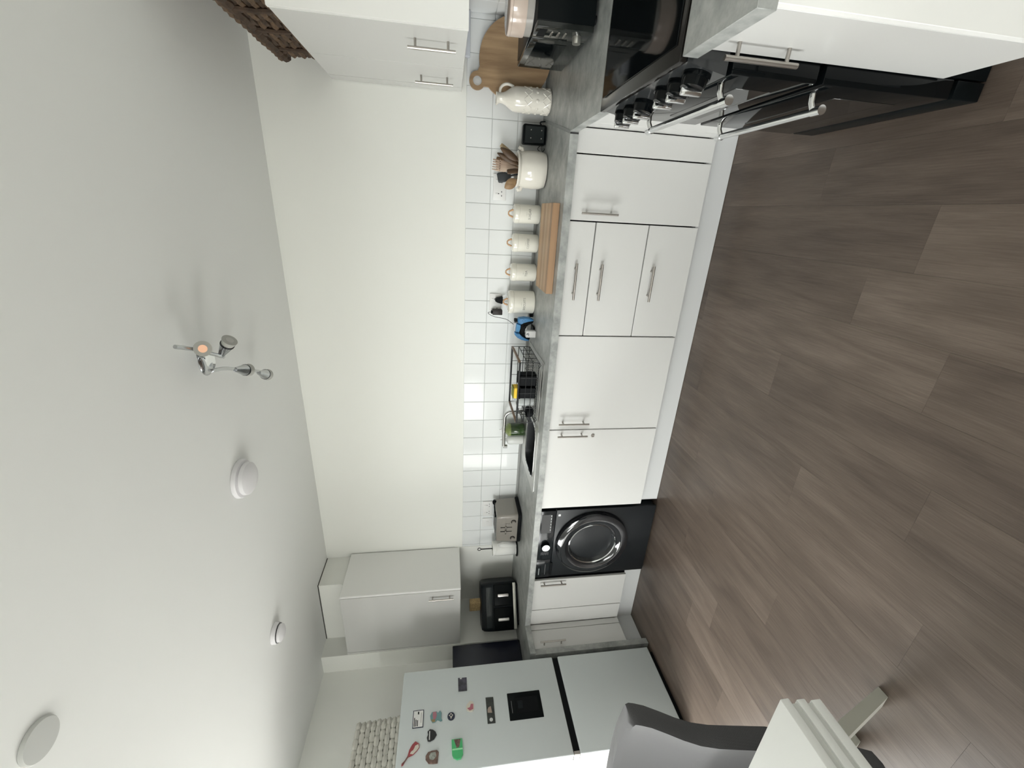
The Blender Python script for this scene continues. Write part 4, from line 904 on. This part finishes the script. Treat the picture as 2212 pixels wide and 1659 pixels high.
for i in range(9):
    a_ = R(-120 + i * 14); q = .0605 + .004 * i * .35
    sh.append([(-3.09 + q * math.cos(a_), -.125 + q * math.sin(a_), z) for z in (ZW + .022 - i * .0008, ZW + .1, ZW + .192 - i * .003)])
sh.append([(-3.035, -.175, z) for z in (ZW + .012, ZW + .09, ZW + .155)])
sb2 = B(); sb2.grid(sh); so_ = sb2.obj('loose_sheet', M_PAPER, pt_); mod = so_.modifiers.new('thickness', 'SOLIDIFY'); mod.thickness = .0012

# ================================================================== AIR FRYER
fx, fy = (-3.321 - 3.609) / 2, (-.262 - .495) / 2
ang_f = math.atan2(.233, .288)            # front edge direction
ctr = Vector((fx, fy, 0)) + Vector((-.63, .78, 0)) * .135
af = thing('air_fryer', 'black dual-drawer air fryer with two silver handles', 'air fryer', (ctr.x, ctr.y, ZW), rotz=ang_f, local=True)
# local frame: x along the front (right = +x), front faces -y
rows = []; b = B()
for (k, kx, z) in ((.93, .97, .012), (1.0, 1.0, .03), (1.0, 1.0, .20), (.99, .99, .25), (.95, .97, .285), (.84, .92, .302), (.6, .8, .305)):
    rows.append([(p[0] * kx, p[1] * k, z) for p in rrect(.184, .134, .04, 6)])
Rr = b.grid(rows, True, True); b.cap(Rr[0]); b.cap(Rr[-1]); b.obj('housing', M_CHAR, af)
B().box(-.172, .172, -.1365, -.12, .02, .045, .004, 2).obj('silver_trim', mat('trim_silver', (.62, .61, .56), .35, metal=.6), af)
for s in (-1, 1):
    dw = B().box(s * .088 - .083, s * .088 + .083, -.142, -.12, .05, .205, .008, 3).obj('drawer', M_BLACKM, af)
    B().box(s * .088 - .012, s * .088 + .012, -.172, -.15, .085, .175, .006, 3).obj('handle', mat('handle_silver', (.70, .67, .66), .3, metal=.9), dw)
    B().box(s * .088 - .006, s * .088 + .006, -.152, -.141, .12, .14).obj('handle_mount', M_BLACKP, dw)
B().box(-.15, .15, -.1395, -.125, .215, .268, .006, 2).obj('control_panel', mat('fryer_panel', (.028, .034, .036), .2), af)
for x in (-.14, .14):
    for y in (-.09, .09): B().cyl((x, y, .0008), (x, y, .016), .014, seg=12).obj('foot', M_BLACKP, af)
bl = thing('cork_block', 'tan cork block standing behind the air fryer lid', 'block', (ctr.x, ctr.y, ZW + .306))
B().box(ctr.x - .045, ctr.x + .045, ctr.y - .02, ctr.y + .03, ZW + .306, ZW + .395, .004, 2).obj('block', M_TAN, bl)
ub = thing('black_box', 'plain upright black box on the left worktop by the fridge', 'box', (-3.8, -.69, ZW))
B().box(-3.9, -3.702, -.885, -.502, ZW + .001, 1.431, .004, 2).obj('casing', mat('deep_navy_black', (.010, .012, .020), .25), ub)
B().box(-3.703, -3.6995, -.88, -.507, ZW + .006, 1.426, .001, 1).obj('front_sheet', mat('navy_sheet', (.012, .014, .024), .22, noise=.3, nscale=3), ub)

# ================================================================== TABLE AND CHAIR
tb_ = thing('dining_table', 'white dining table with stepped edge at the left', 'table', (-2.0, -2.7, 0))
TX0, TX1, TY0, TY1 = -2.62, -1.427, -3.12, -2.317
B().box(TX0, TX1, TY0, TY1, .729, .75, .003, 2).obj('table_top', M_TABLE, tb_)
B().box(TX0 + .008, TX1 - .008, TY0 + .008, TY1 - .008, .713, .7285).obj('spacer', mat('table_spacer', (.60, .61, .58), .5), tb_)
B().box(TX0 + .003, TX1 - .003, TY0 + .003, TY1 - .003, .692, .7125, .003, 2).obj('lower_leaf', M_TABLE, tb_)
B().box(TX0 + .010, TX1 - .010, TY0 + .010, TY1 - .010, .68, .6915).obj('spacer', mat('table_spacer', (.60, .61, .58), .5), tb_)
B().box(TX0 + .006, TX1 - .006, TY0 + .006, TY1 - .006, .655, .6795, .003, 2).obj('apron', M_TABLE, tb_)
for x in (TX0 + .12, TX1 - .16):
    for y in (TY0 + .1, TY1 - .16): B().box(x - .03, x + .03, y - .03, y + .03, 0.001, .655, .003, 1).obj('leg', M_TABLE, tb_)
ch = thing('dining_chair', 'grey woven upholstered chair tucked in at the white table', 'chair', (-2.05, -2.4, 0))
XB1, XB0 = -1.80, -2.27
edge_pts = [(.40, -1.70), (.5, -1.705), (.623, -1.724), (.67, -1.749), (.709, -1.769), (.739, -1.784), (.781, -1.796), (.822, -1.795), (.864, -1.788), (.899, -1.784), (.929, -1.788), (.96, -1.80)]
def edge_x(z):
    for (za, xa), (zb, xb) in zip(edge_pts[:-1], edge_pts[1:]):
        if za <= z <= zb: return xa + (xb - xa) * (z - za) / (zb - za)
    return edge_pts[-1][1]
def back_row(z):
    yb = -2.055 - (.94 - z) * .42; tk = .055; n = 14; P_ = []
    x1 = edge_x(z); x0 = -4.07 - x1
    crv = lambda s_: -.035 * (abs(2 * s_ - 1) ** 2.2)
    for i in range(n + 1): s_ = i / n; P_.append((x0 + (x1 - x0) * s_, yb + crv(s_), z))
    P_.append((x1 + .004, yb + crv(1) - tk * .5, z))
    for i in range(n, -1, -1): s_ = i / n; P_.append((x0 + (x1 - x0) * s_ + (0 if 0 < i < n else (-.004 if i else .004)), yb + crv(s_) - tk, z))
    P_.append((x0 - .004, yb + crv(0) - tk * .5, z))
    return P_
cb = B(); zs = [.40, .46, .54, .58, .62, .66, .70, .74, .78, .82, .86, .90, .925, .938]; rows = [back_row(z) for z in zs]
last = back_row(.946); mx = sum(p[1] for p in last) / len(last); last = [((p[0] - (XB0 + XB1) / 2) * .985 + (XB0 + XB1) / 2, mx + (p[1] - mx) * .6, .946) for p in last]
rows.append(last); Rr = cb.grid(rows, True, True); cb.cap(Rr[0]); cb.cap(Rr[-1]); cb.obj('backrest', M_FABRIC, ch)
B().box(XB0 + .01, XB1 - .01, -2.72, -2.25, .40, .49, .025, 3).obj('seat', M_FABRIC, ch)
M_LEG = mat('chair_leg_paint', (.50, .50, .44), .45)
for (a_, b_) in (((-1.925, -2.225, .40), (-1.952, -2.082, .001)), ((-2.19, -2.225, .40), (-2.2, -2.082, .001)), ((-1.93, -2.66, .40), (-1.925, -2.70, .001)), ((-2.18, -2.66, .40), (-2.185, -2.70, .001))):
    a_, b_ = Vector(a_), Vector(b_); lb = B(); r1 = [(a_.x + sx * .028, a_.y + sy * .022, a_.z) for sx, sy in ((-1, -1), (1, -1), (1, 1), (-1, 1))]; r2 = [(b_.x + sx * .026, b_.y + sy * .017, b_.z) for sx, sy in ((-1, -1), (1, -1), (1, 1), (-1, 1))]
    q = lb.ring(r1); w2 = lb.ring(r2); lb.bridge(q, w2, False); lb.cap(q); lb.cap(w2, True); lb.obj('leg', M_LEG, ch)

# ================================================================== CEILING FITTINGS
ha = thing('heat_alarm', 'larger white domed alarm on the ceiling', 'alarm', (-1.752, -.945, ZC))
M_ALARM = mat('alarm_white', (.78, .77, .79), .35)
B().lathe([(.094, -.001), (.094, -.012), (.09, -.02), (.075, -.022)], (-1.752, -.945, ZC), 48).obj('base', M_ALARM, ha)
B().lathe([(.076, -.022), (.08, -.028), (.078, -.044), (.066, -.054), (.03, -.06), (.002, -.061)], (-1.752, -.945, ZC), 48).obj('dome', M_ALARM, ha)
sd = thing('smoke_detector', 'small white round smoke detector on the ceiling near the column', 'detector', (-2.80, -.965, ZC))
B().lathe([(.058, -.001), (.058, -.018), (.054, -.024)], (-2.80, -.965, ZC), 40).obj('base', M_ALARM, sd)
B().lathe([(.047, -.024), (.05, -.03), (.047, -.044), (.034, -.052), (.004, -.053)], (-2.80, -.965, ZC), 40).obj('cap', M_ALARM, sd)
B().lathe([(.052, -.026), (.053, -.028), (.052, -.03)], (-2.80, -.965, ZC), 40, caps=False).obj('vent_ring', M_CHAR, sd)
cv = thing('ceiling_vent', 'flat pale round vent cover on the ceiling', 'vent', (-1.752, -2.032, ZC))
B().lathe([(.05, -.0008), (.05, -.006), (.047, -.010), (.002, -.011)], (-1.752, -2.032, ZC), 48).obj('cover', mat('vent_grey', (.58, .59, .57), .5), cv)

sl = thing('ceiling_spotlight', 'chrome four-lamp spotlight bar on the ceiling', 'ceiling light', (-1.13, -1.02, ZC))
B().lathe([(.05, -.001), (.05, -.012), (.045, -.018), (.002, -.019)], (-1.135, -1.0, ZC), 32).obj('ceiling_plate', M_CHROME, sl)
zs_ = ZC - .07
st = B(); sp_ = smooth_path([(-1.095, -1.045, ZC - .02), (-1.065, -1.10, ZC - .045), (-1.085, -1.13, ZC - .062), (-1.125, -1.12, ZC - .062), (-1.15, -1.07, ZC - .05), (-1.145, -1.02, ZC - .03)], 5)
st.tube(sp_, .017, 8, flat=.35); st.obj('strap', mat('chrome_dull', (.50, .51, .52), .18, metal=1.0), sl)
M_ARM = MATS['chrome_dull']
B().tube(smooth_path([(-1.115, -.99, zs_), (-1.08, -1.06, zs_), (-1.03, -1.16, zs_ - .004), (-.985, -1.265, zs_ + .004)]), .0075, 10).obj('arm', M_ARM, sl)
B().tube(smooth_path([(-1.14, -1.09, zs_), (-1.16, -1.01, zs_), (-1.2, -.91, zs_), (-1.25, -.79, zs_), (-1.30, -.68, zs_)]), .0075, 10).obj('arm', M_ARM, sl)
def spot(base, dr__, lit):
    p = Vector(base); d_ = Vector(dr__).normalized(); b = B()
    prof = [(.010, 0), (.014, .02), (.021, .05), (.0265, .075)]
    for i in range(len(prof) - 1): b.cyl(p + d_ * prof[i][1], p + d_ * prof[i + 1][1], prof[i][0], prof[i + 1][0], seg=24, caps=(i == 0))
    h = b.obj('spot_head', M_ARM, sl)
    B().cyl(p + d_ * .069, p + d_ * .0755, .0262, seg=24).obj('black_collar', M_BLACKP, h)
    B().cyl(p + d_ * .0755, p + d_ * .098, .024, .029, seg=24).obj('lamp', mat('lamp_glass', (.42, .42, .39), .12), h)
    B().cyl(p + d_ * .098, p + d_ * .0995, .0145, seg=20).obj('lamp_core', mat('lamp_glow', (.6, .38, .26), .4, emit=(1.0, .55, .34), es=.42) if lit else mat('lamp_off', (.5, .5, .47), .2), h)
spot((-1.045, -1.10, zs_ + .012), (.27, -.83, -.48), True)
spot((-1.11, -1.0, zs_ + .006), (.78, -.2, -.6), False)
spot((-1.195, -.93, zs_ - .004), (-.086, .214, -.03), False)
spot((-1.292, -.715, zs_ - .002), (-.085, .165, .0), False)
